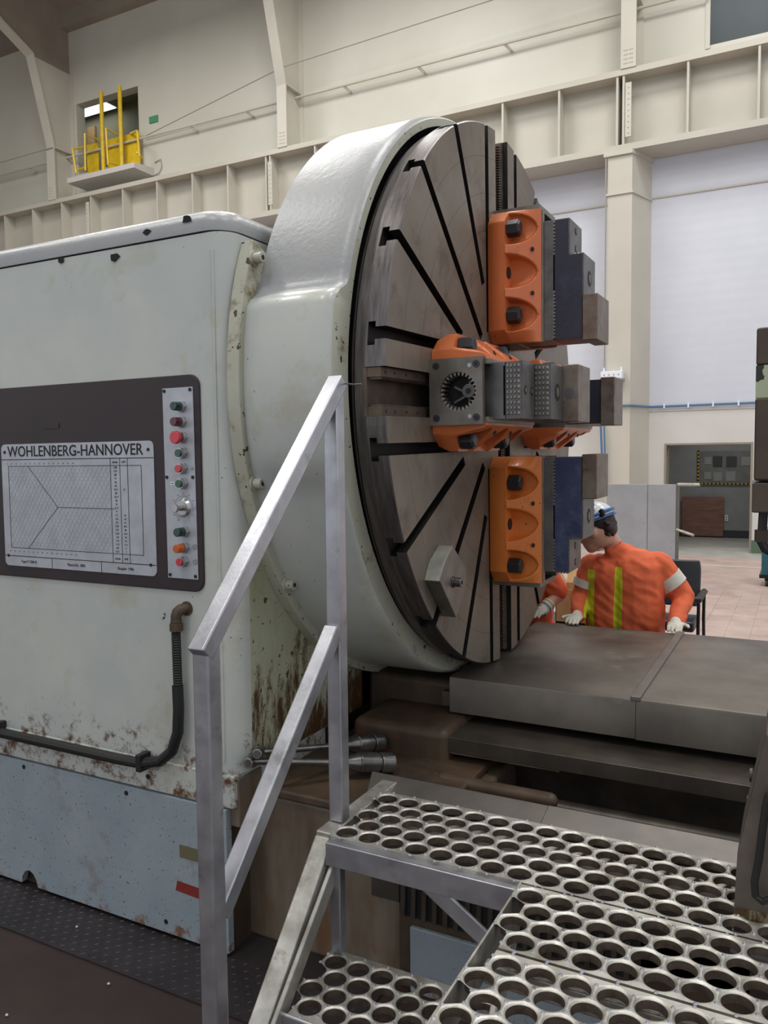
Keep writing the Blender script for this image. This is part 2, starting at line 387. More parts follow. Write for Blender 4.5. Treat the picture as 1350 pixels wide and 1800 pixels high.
boxo('socket_slot', (-1.505, RB-0.024, 0.46), (-1.485, RB-0.02, 0.49), 'print_black', so)
# floors
fl = struct(boxo('floor', (-30, 6.5, -0.2), (9, WY-0.9, 0), 'hall_floor'))
struct(boxo('floor_near', (-30, -9, -0.2), (9, 6.5, -0.001), 'near_floor'))
struct(boxo('floor_back', (-30, WY-0.9, -0.2), (9, RB+0.2, 0.0005), 'concrete_floor'))
# pavers of the far floor that can be told apart
pav = []
pm = MB().box((0, 0, 0), (0.235, 0.475, 0.006))
base_paver = pm.build('floor_tile', 'hall_floor', fl, bevel=0)
base_paver.location = (0, 0, 0)
random.seed(3)
k = 0
for j in range(11):
    for i in range(16):
        x = -2.35+i*0.24; y = 6.6+j*0.48+(i % 2)*0.24
        if not (x > -0.20*y+0.1-1.2 and x < 0.55): continue
        if k > 220: break
        t = base_paver if k == 0 else base_paver.copy()
        if k: COL.objects.link(t)
        t.parent = fl; t.location = (x, y, random.uniform(-0.0045, -0.001)); k += 1
tag(boxo('floor_line', (-6, 14.52, 0.003), (6, 14.60, 0.006), 'line_white'), 'thin white line painted across the far pink floor', 'floor line')
# raised diamond plate walkway along the headstock
dp = thing('diamond_plate_walkway', 'dark steel diamond plate strip on the floor along the lathe base', 'floor plate', (-2.5, 2.1, 0))
boxo('plate', (-6, 2.015, 0.0), (-1.25, 2.45, 0.006), 'diamond_steel', dp)
dm = MB()
for i in range(120):
    for j in range(13):
        x = -4.35+i*0.028; y = 2.035+j*0.032; s = 1 if (i+j) % 2 else -1
        if y > 2.26: continue
        a = s*PI/4; dx, dy = 0.011*math.cos(a), 0.011*math.sin(a); nx, ny = -0.0028*math.sin(a), 0.0028*math.cos(a)
        dm.add([(x-dx, y-dy, .006), (x+nx, y+ny, .006), (x+dx, y+dy, .006), (x-nx, y-ny, .006), (x, y, .0085)], [(0, 3, 4), (3, 2, 4), (2, 1, 4), (1, 0, 4)])
dd = dm.build('diamond_tread', 'diamond_steel', dp); dd['kind'] = 'stuff'
for q in ((135, 1560+70), (191, 1730), (12, 1785)):
    p = onZ(*q, 0.004)
    tag(MB().sphere((p.x, p.y, 0.006), (0.006, 0.005, 0.004), 6, 5).build('paint_flake', 'line_white'),
        {135: 'small pale paint flake lying on the diamond plate strip', 191: 'tiny pale flake on the brown floor below the plate strip', 12: 'pale flake at the bottom left corner of the brown floor'}[q[0]], 'flake')

# crane runway beam
cb = thing('crane_runway_beam', 'long beige steel crane runway girder across the far wall', 'girder', (-10, BY, 7.72))
boxo('web', (-26, 16.38, 7.8), (4, 16.41, 9.12), 'beam_paint', cb)
boxo('top_flange', (-26, BY, 9.10), (4, 16.74, 9.21), 'beam_paint', cb)
boxo('bottom_flange', (-26, BY, 7.70), (4, 16.74, 7.82), 'beam_paint', cb)
stf = [12, 61, 112, 163, 219, 279, 341, 403, 470, 477, 556, 640, 740, 885, 984, 1086, 1097, 1210, 1335]
yy = [415, 400, 393, 385, 370, 355, 340, 325, 305, 305, 290, 270, 250, 225, 200, 175, 175, 150, 120]
first = None
for x, y in zip(stf, yy):
    X = onY(x, y, 16.1).x
    if first is None:
        first = boxo('stiffener', (-0.02, -0.34, 0), (0.02, 0.02, 1.28), 'beam_paint'); first.parent = cb; t = first
    else: t = first.copy(); COL.objects.link(t)
    t.location = (X+10, 16.38-BY, 7.82-7.72)
for X in (onY(154, 390, 16.03).x, onY(474, 310, 16.03).x, onY(1104, 170, 16.03).x):
    t = boxo('splice_plate', (X-0.05, BY+0.01, 7.95), (X+0.06, BY+0.04, 8.95), 'column_paint', cb)
    bb = MB()
    for i in range(9): bb.cyl((X+0.005, BY+0.012, 8.02+i*0.105), (X+0.005, BY-0.003, 8.02+i*0.105), 0.012, 6)
    bb.build('bolt_row', 'beam_paint', cb)['kind'] = 'stuff'
# lower column with capital and ring
lc = thing('beige_column', 'thick beige column with a ring near its capital under the girder', 'column', (-3.2, BY, 0))
MB().prism([(-3.43, BY), (-2.97, BY), (-2.73, WY), (-3.43, WY)], 2, 0, 7.7).build('shaft', 'column_paint', lc)
MB().prism([(-3.46, BY-0.03), (-2.95, BY-0.03), (-2.71, WY), (-3.46, WY)], 2, 6.89, 6.93).build('ring', 'column_paint', lc)
MB().prism([(-3.50, BY-0.05), (-2.96, BY-0.05), (-2.7, WY), (-3.50, WY)], 2, 7.62, 7.71).build('capital', 'column_paint', lc)
# tapered portal frames
def portal(name, label, x0, x1, prof, rafter=None):
    t = thing(name, label, 'steel frame', ((x0+x1)/2, BY, 9.21), 'upper wall frames')
    xc = (x0+x1)/2
    # web
    MB().prism([(WY, 9.21)]+[(BY+0.02, 9.21)]+prof+[(WY, prof[-1][1])], 0, xc-0.02, xc+0.02).build('frame_web', 'column_paint', t)
    f = MB(); pts = [(BY, 9.21)]+prof
    for a, b in zip(pts[:-1], pts[1:]):
        f.bar(((x0+x1)/2, a[0], a[1]), ((x0+x1)/2, b[0], b[1]), x1-x0, 0.04, up=(0, -1, 0.3))
    f.build('inner_flange', 'column_paint', t)
    boxo('outer_flange', (x0, WY-0.03, 9.21), (x1, WY-0.001, prof[-1][1]), 'column_paint', t)
    s = MB().box((x0, BY+0.02, 10.62), (x1, WY, 10.66)); s.build('gusset', 'column_paint', t)
    b = MB()
    for i in range(4):
        for j in (0.25, 0.4, 0.6, 0.75):
            x = x0+(x1-x0)*j; b.cyl((x, BY, 9.3+i*0.08), (x, BY-0.03, 9.3+i*0.08), 0.014, 6)
    b.build('bolt_row', 'beam_paint', t)['kind'] = 'stuff'
    return t
pf = portal('portal_frame', 'beige tapered steel frame at the upper left, left of the yellow gate', -18.89, -18.6, [(BY, 10.72), (15.45, 12.9)])
# haunch and rafter of the left frame
MB().prism([(WY, 12.9), (15.45, 12.9), (14.5, 13.35), (11, 14.2), (11, 14.9), (WY, 14.9)], 0, -18.77, -18.73).build('haunch_web', 'roof_dark', pf)
h = MB(); h.bar((-18.75, 15.45, 12.9), (-18.75, 14.5, 13.35), 0.3, 0.05); h.bar((-18.75, 14.5, 13.35), (-18.75, 8, 14.9), 0.34, 0.05)
h.build('haunch_flange', 'column_paint', pf)
portal('portal_frame', 'beige tapered steel frame above the girder behind the machine housing', -11.09, -10.83, [(BY, 10.62), (15.55, 12.3), (15.3, 13.6), (14.8, 14.9)])
portal('portal_frame', 'beige steel frame above the girder at the upper right', -3.2, -2.92, [(BY, 11.2), (15.7, 13.2), (15.4, 14.9)])
# eaves beam
tag(MB().prism([(WY-1.6, 14.9), (WY, 14.9), (WY, 14.05), (WY-0.25, 14.05), (WY-0.25, 14.5)], 0, -30, 9).build('eaves_beam', 'roof_dark'), 'dark beige eaves beam where wall meets roof', 'beam')
# handrail tube and wire along the upper wall
gr = thing('wall_rail', 'thin beige pipe rail running along the upper wall', 'rail', (-8, WY-0.2, 10.5))
MB().tube([(-28, WY-0.22, 10.52), (-1.72, WY-0.22, 10.52)], 0.03, 8).build('rail_pipe', 'column_paint', gr)
for x in (-26, -22.5, -20.3, -14.2, -12.4, -9.6, -7.7, -5.7):
    MB().tube([(x, WY-0.22, 10.52), (x+0.1, WY-0.1, 10.42), (x+0.1, WY, 10.42)], 0.028, 6).build('bracket', 'column_paint', gr)
tag(MB().tube([(-18.6, BY-0.05, 10.6), (-28, BY-0.05, 10.5)], 0.012, 5).build('wire_rope', 'cable_steel'), 'thin wire rope at the far left leaving the left frame', 'wire')
tag(MB().tube([(-15.9, WY-0.1, 10.6), (-10.9, BY-0.06, 10.98), (-3.1, BY-0.06, 11.2), (2, BY-0.06, 11.2)], 0.012, 5).build('wire_rope', 'cable_steel'), 'thin wire rope strung between the upper frames right of the gate', 'wire')
# upper opening, slab and yellow gate
rm = MB(); rm.box((-23, WY+2.6, 9.7), (-16.0, WY+2.8, 13.4)); rm.box((-16.15, WY+0.3, 9.9), (-16.0, WY+2.6, 13.4)); rm.box((-23.2, WY+0.3, 9.9), (-23, WY+2.8, 13.4))
rm.box((-23.2, WY+.3, 13.2), (-16, WY+2.8, 13.4)); rm.box((-23.2, WY+.3, 9.6), (-16, WY+2.8, 9.8))
struct(rm.build('wall_loft', 'loft_tan'))
area('loft_light', (-20, WY+1.5, 13.1), (0.8, 0.8), 25)
boxo_l = tag(boxo('loft_lamp', (-21.2, WY+1.0, 13.0), (-19.3, WY+2.4, 13.2), 'white_plastic'), 'bright lamp under the ceiling of the loft opening', 'lamp')
MATS['lamp_glow'] = mat('lamp_glow', (255, 255, 255), emit=((235, 245, 255), 2.5))
boxo('lamp_diffuser', (-21.15, WY+1.05, 12.985), (-19.35, WY+2.35, 13.0), 'lamp_glow', boxo_l)
tag(boxo('loft_door', (onY(154, 250, WY+2.5).x, WY+2.52, 9.81), (onY(166, 250, WY+2.5).x, WY+2.59, onY(160, 222, WY+2.5).z), 'cardboard'), 'pale orange door inside the loft opening', 'door')
tag(MB().prism([(BY, 9.56), (WY, 9.56), (WY, 9.78), (BY, 9.70)], 0, -18.15, -15.65).build('landing_slab', 'slab_grey', bevel=0.01),
    'projecting grey landing slab below the yellow gate', 'landing')
yg = thing('yellow_safety_gate', 'yellow steel pivoting safety gate with mesh panels on the landing', 'gate', (-17, 16.3, 9.75))
for px in ((182, 300), (214, 285)):
    p = onY(px[0], px[1], 16.4); MB().cyl((p.x, 16.4, 9.75), (p.x, 16.4, 11.95), 0.055, 10).build('post', 'yellow_paint', yg)
def hoop(pts, r=0.03): MB().tube([onY(a, b, Y) for a, b, Y in pts], r, 6).build('guard_rail', 'yellow_paint', yg)
hoop([(134, 305, 16.1), (127, 262, 16.1), (150, 258, 16.5)])
hoop([(150, 300, 16.15), (149, 235, 16.15), (176, 247, 16.6)])
hoop([(190, 290, 16.1), (186, 226, 16.1), (214, 240, 16.6)]); hoop([(190, 285, 16.1), (210, 292, 16.5)])
hoop([(245, 275, 16.1), (241, 230, 16.1), (230, 235, 16.6)]); hoop([(134, 300, 16.1), (150, 294, 16.5)]); hoop([(241, 268, 16.1), (250, 278, 16.4)])
for a, b in ((152, 172), (188, 211), (218, 245)):
    p = onY(a, 245, 16.6); q = onY(b, 240, 16.6)
    boxo('mesh_panel', (p.x, 16.6, 9.8), (q.x, 16.62, 10.75), 'yellow_paint', yg)
tag(boxo('green_sign', (-15.75, WY-0.03, 10.95), (-15.45, WY-0.005, 11.12), 'exit_green'), 'small green sign on the wall right of the loft opening', 'sign')
tag(MB().tube([(-15.75, WY-0.03, 9.55), (-15.45, WY-0.03, 9.6), (-15.35, WY-0.03, 9.75), (-15.38, WY-0.03, 9.95), (-15.6, WY-0.03, 9.9)], 0.012, 5).build('wall_bracket', 'cable_steel'), 'thin wire bracket beside the landing slab', 'bracket')
# high window at the upper right
wn = thing('window_1', 'dark high window in the upper right corner above the girder', 'window'); del wn['category']; del wn['label']; wn['kind'] = 'structure'
MB().box((-1.78, WY-0.04, 9.55), (-1.70, WY+0.1, 12.2)).box((-1.7, WY-0.04, 12.1), (2.2, WY+0.1, 12.2)).build('window_frame', 'column_paint', wn)
boxo('pane', (-1.70, WY+0.08, 9.6), (2.2, WY+0.12, 12.15), 'window_glass', wn)
# blue pipe and power box
bp = thing('blue_conduit', 'blue conduit pipe clipped along the far wall and around the column', 'pipe', (-2, WY-0.06, 2.86))
MB().tube([(-3.5, BY-0.04, 2.86), (-2.96, BY-0.04, 2.86), (-2.70, WY-0.05, 2.86), (0.4, WY-0.05, 2.87), (6, WY-0.05, 2.87)], 0.022, 8).build('conduit', 'blue_pipe', bp)
MB().tube([onY(1049, 738, BY-0.1), onY(1056, 748, BY-0.1), onY(1058, 800, BY-0.1), onY(1058, 860, BY-0.1)], 0.022, 8).build('conduit', 'blue_pipe', bp)
MB().tube([onY(1053, 736, BY-0.1), onY(1062, 746, BY-0.1), onY(1063, 800, BY-0.1), onY(1063, 860, BY-0.1)], 0.018, 8).build('conduit', 'blue_pipe', bp)
for x in (-2.45, -2.0, -1.55, -1.1, -0.6):
    boxo('clip', (x, WY-0.08, 2.82), (x+0.03, WY, 2.91), 'white_plastic', bp)
pb = thing('power_box', 'white power box on a bracket on the beige column', 'power box', (-3.3, BY-0.1, 3.38))
boxo('case', (-3.49, BY-0.22, 3.38), (-3.08, BY, 3.52), 'white_plastic', pb, bevel=0.01)
boxo('shelf', (-3.55, BY-0.24, 3.35), (-3.07, BY, 3.38), 'knob_steel', pb)
for i in range(4): MB().cyl((-3.42+i*0.09, BY-0.225, 3.45), (-3.42+i*0.09, BY-0.22, 3.45), 0.015, 8).build('outlet', 'print_grey', pb)
MB().tube([(-3.45, BY-0.1, 3.52), (-3.45, BY-0.1, 3.6)], 0.02, 6).build('knob', 'white_plastic', pb)
MB().tube([(-3.12, BY-0.1, 3.52), (-3.12, BY-0.1, 3.6)], 0.02, 6).build('knob', 'white_plastic', pb)
tag(MB().tube([(-3.46, BY-0.02, 7.6), (-3.46, BY-0.02, 3.55)], 0.015, 5).build('grey_conduit', 'cable_steel'), 'thin grey conduit down the left edge of the column', 'pipe')

# ================================================================ HEADSTOCK
hs = thing('lathe_headstock', 'large pale grey-green headstock casting of the lathe', 'lathe', (-2.5, 2.273, 0))
HY = 2.273
MB().prism(rrect(-6.0, HY, -1.80, 4.87, 0.075, 6), 2, 0.70, 2.662).build('body', 'machine_paint', hs, smooth=True)
lid = MB()
prof = [(0.0, 2.668), (0.0, 2.70), (0.012, 2.728), (0.035, 2.748), (0.07, 2.757)]
rings = []
for d, z in prof:
    rings.append([(x, y, z) for x, y in rrect(-6.0+d, HY-0.004+d, -1.80-d, 4.87-d, 0.10, 8)])
vs = [p for r in rings for p in r]; n = len(rings[0]); fs = []
for j in range(len(rings)-1):
    for i in range(n): fs.append((j*n+i, j*n+(i+1) % n, (j+1)*n+(i+1) % n, (j+1)*n+i))
fs.append(tuple(range((len(rings)-1)*n, len(rings)*n))); fs.append(tuple(reversed(range(n))))
lid.add(vs, fs).build('lid', 'machine_paint_upper', hs, smooth=True, angle=50)
MB().prism(rrect(-5.98, HY+0.006, -1.81, 4.86, 0.07, 6), 2, 2.655, 2.67).build('lid_joint', 'dark_seam', hs)
# pressed ribs at the corner
r = MB()
for x, w in ((-1.862, 0.006),):
    r.cyl((x, HY+0.001, 0.75), (x, HY+0.001, 2.6), w, 8)
r.build('corner_rib', 'machine_paint', hs, smooth=True)
# rust-stained end face below the flange
boxo('end_face', (-1.803, HY+0.09, 0.705), (-1.796, 3.2, 1.75), 'rusty_side_paint', hs)
for n_, (x, z, s_) in enumerate(((-2.33, 2.63, .016), (-2.16, 2.70, .012), (-1.97, 2.72, .014), (-2.62, 2.655, .012))):
    pts = [(x+s_*random.uniform(.7, 1.4)*math.cos(a*PI/4)*1.5, z+s_*random.uniform(.6, 1.2)*math.sin(a*PI/4)) for a in range(8)]
    MB().prism(pts, 1, HY-0.0055, HY-0.003).build('paint_chip', 'dark_seam', hs)
# base slab and blue-grey plinth panel
boxo('base_slab', (-6, HY-0.006, 0.575), (-1.815, 4.8, 0.70), 'machine_paint', hs, bevel=0.006)
pl = MB().prism([(-6, 0.02), (-2.99, 0.02), (-2.985, 0.05), (-2.965, 0.075), (-2.94, 0.085), (-2.915, 0.075), (-2.895, 0.05), (-2.89, 0.02), (-1.85, 0.02), (-1.85, 0.57), (-6, 0.57)], 1, HY-0.012, HY+0.02)
plo = pl.build('plinth_panel', 'blue_grey_paint', hs, bevel=0.002)
boxo('plinth_core', (-6, HY+0.03, 0), (-1.87, 4.7, 0.575), 'brown_casting', hs)
for q in ((42, 1348), (222, 1394), (260, 1365), (292, 1620)):
    p = onY(*q, HY-0.012); MB().cyl((p.x, HY-0.0125, p.z), (p.x, HY-0.0135, p.z), 0.010, 12).build('bolt_hole', 'dark_seam', plo)
p = onY(330, 1563, HY-0.012); MB().prism([(p.x-.06, p.z-.018), (p.x-.05, p.z+.022), (p.x+.06, p.z+.018), (p.x+.06, p.z-.024)], 1, HY-0.0125, HY-0.0135).build('red_paint_patch', 'red_paint', plo)
p = onY(332, 1502, HY-0.012); boxo('olive_paint_patch', (p.x-.045, HY-0.0135, p.z-.02), (p.x+.05, HY-0.0125, p.z+.03), 'primer_olive', plo)
# shelf casting under the end face
boxo('ledge_casting', (-1.90, HY+0.15, 0.0), (-1.05, 3.3, 0.585), 'rust_casting', hs, bevel=0.02)
boxo('ledge_top', (-2.0, HY+0.13, 0.585), (-1.10, 3.3, 0.62), 'brown_casting', hs, bevel=0.01)
boxo('corner_block', (-1.90, HY+0.014, 0.50), (-1.809, HY+0.16, 0.685), 'rust_casting', hs, bevel=0.006)
boxo('deep_casting', (-1.795, 3.25, 0.3), (-1.30, 4.6, 0.86), 'brown_casting', hs, bevel=0.03)
boxo('deep_wall', (-1.84, 2.9, 0.5), (-1.80, 4.7, 1.2), 'slot_dark', hs)
# ------------------------------- information panel
ip = MB().prism(rrect(-3.40, 1.372, -1.93, 2.168, 0.045), 1, HY-0.010, HY+0.002).build('instrument_panel', 'panel_brown', hs, bevel=0.004)
PY = HY-0.010
cp = thing('speed_chart_plate', 'silver speed chart plate lettered WOHLENBERG-HANNOVER on the dark panel', 'sign', (-2.58, PY, 1.419))
MB().prism(rrect(-3.008, 1.419, -2.152, 1.932, 0.022), 1, PY-0.004, PY).build('plate', 'plate_silver', cp, bevel=0.001)
T = PY-0.0046
text('maker_lettering', 'WOHLENBERG-HANNOVER', 0.062, -2.585, T, 1.899, 'print_black', cp, width=0.765, bold=0.0006)
def lines(name, segs, m, w=0.0014):
    g = MB()
    for (a, b, c, d) in segs: g.bar((a, T, b), (c, T, d), w, 0.0006, up=(0, 1, 0))
    return g.build(name, m, cp)
z0, z1 = 1.497, 1.840; xa, xb = -2.965, -2.215
lines('chart_lines', [(-3.008, 1.868, -2.152, 1.868), (-3.006, 1.462, -2.154, 1.462)], 'print_black', 0.003)
lines('chart_lines', [(xa, z1, xb, z1), (xa, z0, xb, z0), (xa, z0, xa, z1), (xb, z0, xb, z1),
    (-2.375, 1.462, -2.375, 1.868), (-2.325, 1.462, -2.325, 1.868), (-2.285, 1.462, -2.285, 1.868),
    (-2.845, z1, -2.675, 1.672), (-2.675, 1.672, -2.355, 1.672), (-2.675, 1.672, -2.86, z0), (-2.72, 1.42, -2.72, 1.462), (-2.44, 1.42, -2.44, 1.462)], 'print_black', 0.0022)
hat = []
for i in range(1, 24):
    z = z0+(z1-z0)*i/24; hat.append((xa, z, -2.378, z))
for i in range(-14, 30):
    x = xa+i*0.024
    def clipline(x0_, z0_, x1_, z1_):
        # clip to [xa,-2.378]
        t0, t1 = 0.0, 1.0; dx = x1_-x0_
        ta, tb = (xa-x0_)/dx, (-2.378-x0_)/dx
        if ta > tb: ta, tb = tb, ta
        t0, t1 = max(t0, ta), min(t1, tb)
        if t1-t0 < 0.05: return
        hat.append((x0_+dx*t0, z0_+(z1_-z0_)*t0, x0_+dx*t1, z0_+(z1_-z0_)*t1))
    clipline(x, z1, x+0.24, z0); clipline(x, z0, x+0.24, z1)
lines('chart_hatching', hat, 'print_faint', 0.0004)
spd = ['140', '112', '80', '71', '56', '45', '35.5', '28', '22.4', '18', '14', '11.2', '9', '7.1', '5.6', '4.5', '3.55', '2.8', '2.24', '1.8', '1.4', '1.12', '0.9', '0.71']
kw = {6: '37', 13: '37', 14: '34', 15: '31', 16: '29.5', 17: '28', 18: '22.4', 19: '18', 20: '14', 21: '11.2', 22: '9', 23: '7'}
for i, s_ in enumerate(spd):
    z = z1-0.008-(z1-z0-0.016)*i/23
    text('speed_figure', s_, 0.0115, -2.349, T, z, 'print_black', cp)
    if i in kw: text('power_figure', kw[i], 0.010, -2.305, T, z, 'print_black', cp)
for z in (1.853, 1.478):
    text('column_heading', 'n/min', 0.013, -2.350, T, z, 'print_black', cp); text('column_heading', 'kW', 0.013, -2.305, T, z, 'print_black', cp)
text('type_line', 'Type P 3200 B', 0.016, -2.86, T, 1.440, 'print_black', cp)
text('serial_line', 'Masch.Nr. 3883', 0.016, -2.58, T, 1.440, 'print_black', cp)
text('year_line', 'Baujahr 1986', 0.016, -2.31, T, 1.440, 'print_black', cp)
for i in range(15):
    text('scale_figure', str([0, 10, 12, 15, 20, 25, 30, 35, 40, 50, 60, 70, 80, 90, 100][i]), 0.0095, -2.972+i*0.028, T, 1.850, 'print_grey', cp)
    text('scale_figure', str([10, 20, 30, 40, 50, 60, 70, 80, 90, 100, 110, 120, 130, 140, 150][i]), 0.0095, -2.972+i*0.028, T, 1.482, 'print_grey', cp)
for x, z in ((-2.985, 1.899), (-2.177, 1.899), (-2.985, 1.462), (-2.18, 1.462)):
    MB().cyl((x, T, z), (x, T-0.002, z), 0.0065, 10).build('rivet', 'print_black', cp)
# cover strip name plate on the dark panel
tg = MB().box((-2.745, PY-0.003, 1.992), (-2.655, PY, 2.012)).build('blank_tag', 'panel_brown', ip)
# ------------------------------- control strip
cs = thing('control_strip', 'narrow silver control strip with push buttons, lamps and a dial', 'control panel', (-2.02, PY, 1.419))
MB().prism([(-2.100, 2.122), (-1.956, 2.122), (-1.952, 1.419), (-2.096, 1.419)], 1, PY-0.004, PY).build('strip_plate', 'plate_silver', cs, bevel=0.001)
S = PY-0.004
for (x, z) in ((-2.090, 2.112), (-1.967, 2.112), (-2.088, 1.795), (-1.964, 1.795), (-2.085, 1.431), (-1.963, 1.431)):
    MB().cyl((x, S, z), (x, S-0.003, z), 0.0065, 10).build('screw', 'print_black', cs)
bt = [(180, 205, 'button_dark_green', .048, .0185, 1, 'dark green lamp cap'), (180, 345, 'button_maroon', .048, .0185, 1, 'maroon lamp cap'), (190, 485, 'button_red', .048, .024, 0, 'red mushroom button'),
      (190, 625, 'button_green', .031, .0145, 0, 'green push button'), (190, 765, 'button_red', .031, .0145, 0, 'red push button'), (195, 900, 'button_green', .031, .0145, 0, 'green push button'),
      (210, 1335, 'button_dark_green', .048, .0185, 1, 'dark green lamp cap'), (205, 1480, 'button_amber', .048, .0185, 1, 'amber lamp cap'), (200, 1605, 'button_red', .031, .0145, 0, 'red push button')]
for i, (bx, by, m, ln, rd, lamp, lb) in enumerate(bt):
    p = onY(285+bx/5.147, 675+by/5.147, S); x, z = p.x, p.z
    ring = MB().cyl((x, S, z), (x, S-0.009, z), 0.0225, 6, ph=.3).build('lock_nut', 'knob_steel', cs, bevel=0.001)
    L0 = 0.012 if lamp or ln > .04 else 0.018
    MB().cyl((x, S-0.008, z), (x, S-L0-0.006, z), 0.0190, 20).build('collar', 'knob_steel', ring, smooth=True)
    c = MB().cyl((x, S-L0-0.006, z), (x, S-ln, z), rd*0.95, 20, rd*(0.85 if lamp else 1.0))
    if rd > .02: c = MB().cyl((x, S-L0, z), (x, S-0.034, z), 0.011, 16).cyl((x, S-0.034, z), (x, S-ln, z), rd, 24, rd*.93)
    b_ = c.build('button_cap', m, ring, bevel=0.002); b_['label'] = lb
for (bx, by) in ((275, 768), (297, 1475), (300, 1612)):
    p = onY(285+bx/5.147, 675+by/5.147, S); g = MB()
    rr_ = 0.005 if by < 800 else 0.009
    for k in range(14):
        a0, a1 = 2*PI*k/14, 2*PI*(k+1)/14
        g.bar((p.x+rr_*math.cos(a0), S-0.0004, p.z+rr_*math.sin(a0)), (p.x+rr_*math.cos(a1), S-0.0004, p.z+rr_*math.sin(a1)), 0.0012, 0.0006, up=(0, 1, 0))
    if by > 800: g.bar((p.x, S-0.0004, p.z-0.005), (p.x, S-0.0004, p.z+0.005), 0.0012, 0.0006, up=(0, 1, 0))
    g.build('printed_mark', 'print_black', cs)
p = onY(285+97/5.147, 675+900/5.147, S); boxo('paper_label', (p.x-.012, S-.0008, p.z-.006), (p.x+.010, S, p.z+.006), 'white_plastic', cs)
text('label_lettering', 'LINKS', 0.006, p.x-.001, S-.001, p.z, 'print_black', cs)
p = onY(285+195/5.147, 675+1120/5.147, S); x, z = p.x, p.z
dl = MB().cyl((x, S, z), (x, S-0.012, z), 0.036, 32, 0.028).build('dial', 'knob_steel', cs, smooth=True, bevel=0.001)
MB().cyl((x, S-0.012, z), (x, S-0.040, z), 0.010, 20).cyl((x, S-0.040, z), (x, S-0.052, z), 0.015, 24).build('dial_knob', 'knob_steel', dl, smooth=True, bevel=0.0015)
g = MB()
for k in range(33):
    a = math.radians(-60+300*k/32); g.bar((x+.041*math.cos(a), S-.0004, z+.041*math.sin(a)), (x+.046*math.cos(a), S-.0004, z+.046*math.sin(a)), .0014, .0006, up=(0, 1, 0))
g.build('dial_marks', 'print_black', cs)
for k in range(11):
    a = math.radians(-60+300*k/10); text('dial_figure', str(k*10), 0.008, x+.053*math.cos(a), S-.0004, z+.053*math.sin(a), 'print_grey', cs)
# ------------------------------- black conduit on the headstock
cq = thing('black_cable_conduit', 'thick black cable conduit running along the foot of the headstock and up its corner', 'cable', (-2.2, HY-0.03, 0.69))
yc = HY-0.035
pts = [(-4.6, yc, 0.686), (-3.1, yc, 0.686), (-2.36, yc, 0.686), (-2.24, yc, 0.690), (-2.14, yc, 0.715), (-2.08, yc, 0.765), (-2.05, yc, 0.84), (-2.043, yc, 0.93), (-2.045, yc, 1.02)]
MB().tube(pts, 0.021, 12).build('cable', 'black_rubber', cq, smooth=True)
hp = MB(); nn = 44
ring_pts = []
for i in range(nn+1):
    t = i/nn; ring_pts.append((-2.043-0.003*t, yc, 1.02+0.21*t))
MB().tube(ring_pts, [0.0155+0.003*(i % 2) for i in range(nn+1)], 12).build('corrugated_hose', 'black_rubber', cq)
MB().cyl((-2.043, yc, 1.225), (-2.043, yc, 1.255), 0.025, 8).cyl((-2.043, yc, 1.255), (-2.043, yc, 1.268), 0.021, 14).build('gland_nut', 'brown_casting', cq, bevel=0.002)
MB().tube([(-2.043, yc, 1.262), (-2.043, yc, 1.28), (-2.040, yc+.004, 1.295), (-2.033, yc+.012, 1.303), (-2.025, yc+.03, 1.306), (-2.02, HY+.003, 1.306)], [.019, .020, .021, .021, .02, .02], 12).build('elbow', 'brown_casting', cq, smooth=True)
MB().cyl((-2.02, HY-0.006, 1.306), (-2.02, HY+0.001, 1.306), 0.027, 16).build('flange_ring', 'brown_casting', cq)
for x in (-3.075, -2.235): boxo('clip', (x-.013, yc-.024, .662), (x+.013, HY, .73), 'black_rubber', cq, bevel=.004)

# ================================================================ CHUCK HOUSING
ch = thing('chuck_housing', 'round grey guard housing behind the big faceplate', 'lathe housing', (-1.6, CY, CZ))
def ang(d): return math.radians(d)
def sm(a, b, x): t = max(0, min(1, (x-a)/(b-a))); return t*t*(3-2*t)
HYc, HZc = 3.563, 2.129
def rout(deg):
    d = deg % 360
    base = 1.228
    low = sm(164, 168, d)*(1-sm(262, 300, d))
    bump = sm(164, 169, d)*(1-sm(192, 199, d))
    return base+0.045*low, 0.045*bump
prof_x = [(-1.745, 0.0, 0.2), (-1.70, 0.0, 0.55), (-1.64, 0, 1.0), (-1.5, 0, 1.0), (-1.42, 0, .9), (-1.39, -0.004, .75), (-1.378, -0.014, .65)]
NA = 240; vs = []; fs = []
cols = []
for i in range(NA):
    d = 360*i/NA; R0, bmp = rout(d); ring = []
    for X, dr, bw in prof_x: ring.append((X, R0+dr+bmp*bw))
    ring.append((-1.376, 1.184)); ring.append((-1.56, 1.184))
    for X, Rr in ring: vs.append((X, HYc+Rr*math.cos(ang(d)), HZc+Rr*math.sin(ang(d))))
K = len(prof_x)+2
mb = MB(); 
for i in range(NA):
    for k in range(K-1):
        a, b = i*K+k, ((i+1) % NA)*K+k; fs.append((a, a+1, b+1, b))
mb.add(vs, fs)
mis = []
for i in range(NA):
    for k in range(K-1):
        d = 360*i/NA
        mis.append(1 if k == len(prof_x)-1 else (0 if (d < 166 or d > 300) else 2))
mb.mi = mis
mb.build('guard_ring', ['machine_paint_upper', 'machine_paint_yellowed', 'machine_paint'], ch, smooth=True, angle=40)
# dark back of the gap
mb = MB().cyl((-1.57, HYc, HZc), (-1.56, HYc, HZc), 1.19, 96); mb.build('inner_wall', 'slot_dark', ch)
